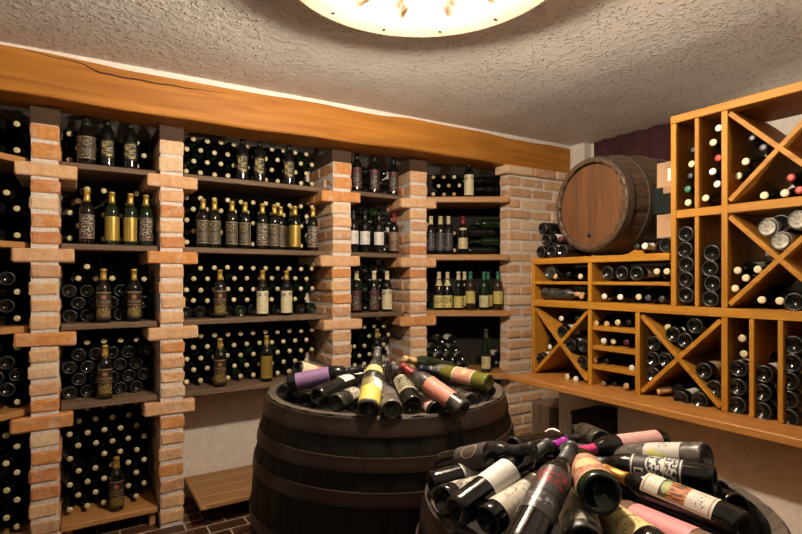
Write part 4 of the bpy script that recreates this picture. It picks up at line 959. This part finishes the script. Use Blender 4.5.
pile('grey-capped bottle below the pink cap, front barrel', 668, 470, .945, 582, 459, far=True, cap='grey', **G)
pile('grey-capped dark bottle beside red script label, front barrel', 640, 474, .95, 570, 470, cap='grey', **G)
pile('dark bottle under the green base, front barrel', 596, 512, .94, 566, 478, g='dusty', **G)
pile('dark bottle behind red script label, front barrel', 520, 505, .93, 590, 466, g='black', labels=[('ornateorange', .1, .17, 2.0)], **G)
pile('dark bottle at the right rim of front barrel', 738, 508, .945, 660, 482, g='black', **G)
pile('dark dusty bottle right behind the gold-capped one, front barrel', 722, 494, .945, 650, 470, g='dusty', **G)

settle()

# the rest of the lying bottles as one mass
me = bpy.data.meshes.new('wine_bottles'); me.from_pydata([tuple(v) for v in MASS.v], [], MASS.f); me.polygons.foreach_set('material_index', MASS.m); me.polygons.foreach_set('use_smooth', [True]*len(me.polygons))
for k in MASSM: me.materials.append(M[k])
ms = link('wine_bottles', me); tag(ms, 'mass of further dark bottles lying stacked on the shelves of the brick bays', 'wine bottles', kind='stuff')

# ------------------------------------------------------------------ wagon-wheel lamp
WX, WY = .99, 1.43; WZ = 2.470
wl = empty('wheel_lamp', (WX, WY, WZ), 'whitened wagon wheel ceiling lamp with a bare bulb', 'ceiling lamp')
bm = bmesh.new(); lathe(bm, [(.375, 0), (.500, 0), (.505, .004), (.505, .010), (.518, .012), (.518, .052), (.505, .055), (.375, .055), (.370, .050), (.370, .005), (.375, 0)], 96)
link('rim', mesh(bm, 'rim'), M['wheel'], wl)
bm = bmesh.new(); lathe(bm, [(0, -.02), (.055, -.02), (.075, -.005), (.08, .03), (.06, .075), (0, .075)], 32); link('hub', mesh(bm, 'hub', True), M['wheel'], wl)
for i in range(12):
    a = 2*PI*i/12+.17; bm = bmesh.new(); tube(bm, (.07*math.cos(a), .07*math.sin(a), .028), (.38*math.cos(a), .38*math.sin(a), .028), .017, 12); link('spoke', mesh(bm, 'spoke', True), M['wheel'], wl)
    bm = bmesh.new(); add_box(bm, (-.006, -.006, -.002), (.006, .006, .002), .001); bo = link('bolt', mesh(bm, 'bolt'), M['iron'], wl); a += .13; bo.location = (.455*math.cos(a), .455*math.sin(a), -.0005); bo.rotation_euler = (0, 0, a)
for i in range(3):
    a = 2*PI*i/3+.4; bm = bmesh.new(); tube(bm, (.45*math.cos(a), .45*math.sin(a), .05), (.45*math.cos(a), .45*math.sin(a), CEIL-WZ), .006, 8); link('hanger', mesh(bm, 'hanger'), M['iron'], wl)
bm = bmesh.new(); lathe(bm, [(0, -.020), (.022, -.020), (.022, -.037), (.016, -.042), (0, -.042)], 20); link('socket', mesh(bm, 'socket'), M['iron'], wl)
bm = bmesh.new(); lathe(bm, [(0, -.040), (.013, -.042), (.018, -.057), (.034, -.080), (.040, -.100), (.036, -.122), (.022, -.137), (0, -.142)], 24)
mb, nt, b = new_mat('bulb_glow'); setin(b, 'Base Color', (1, 1, 1, 1)); setin(b, 'Emission Color', (1.0, .85, .67, 1)); setin(b, 'Emission Strength', 1800.0)
link('bulb', mesh(bm, 'bulb', True), mb, wl)

# added fill lamps to brighten the ceiling, out of view left and behind the viewer
def fill_lamp(x, y, z, strength, label, colr=(1.0, .86, .70)):
    e = empty('added_fill_lamp', (x, y, 0), label, 'added fill lamp')
    bm = bmesh.new(); lathe(bm, [(0, 0), (.13, 0), (.13, .012), (.03, .03), (.012, .05), (.012, z-.12), (0, z-.12)], 32); link('pole', mesh(bm, 'pole', False), M['iron'], e)
    bm = bmesh.new(); lathe(bm, [(0, z-.12), (.05, z-.118), (.10, z-.085), (.14, z), (.136, z), (.097, z-.080), (.05, z-.112), (0, z-.114)], 40); link('lamp_bowl', mesh(bm, 'lamp_bowl', True), M['iron'], e)
    bm = bmesh.new(); bmesh.ops.create_uvsphere(bm, u_segments=20, v_segments=12, radius=.045); mm, nt, b = new_mat('fill_glow'); setin(b, 'Emission Color', rgba(colr)); setin(b, 'Emission Strength', strength); gl = link('globe', mesh(bm, 'globe', True), mm, e); gl.location = (0, 0, z+.004)
fill_lamp(-1.5, .55, 1.55, 270.0, 'added fill lamp, out of view at the left of the viewer')
fill_lamp(2.0, -.62, 1.55, 430.0, 'added fill lamp, out of view behind the viewer on the right')

w = bpy.data.worlds.new('World'); scene.world = w; w.use_nodes = True
bg = w.node_tree.nodes['Background']; bg.inputs[0].default_value = (1.0, .80, .62, 1); bg.inputs[1].default_value = .03

# ------------------------------------------------------------------ camera and colour
cam = bpy.data.cameras.new('Camera'); co = bpy.data.objects.new('Camera', cam); col.objects.link(co)
co.location = CAM; co.rotation_euler = (PI/2, 0, -math.atan2(SN, CS)); cam.sensor_width = 36; cam.lens = 36*FPX/802; cam.shift_y = (HZ-267)/802; cam.clip_start = .02
scene.camera = co
vs = scene.view_settings; vs.view_transform = 'Standard'; vs.look = 'None'; vs.gamma = 1; vs.use_curve_mapping = False; vs.exposure = 0.32
print('BOTTLES', len(BOTTLES), 'mass verts', len(MASS.v))
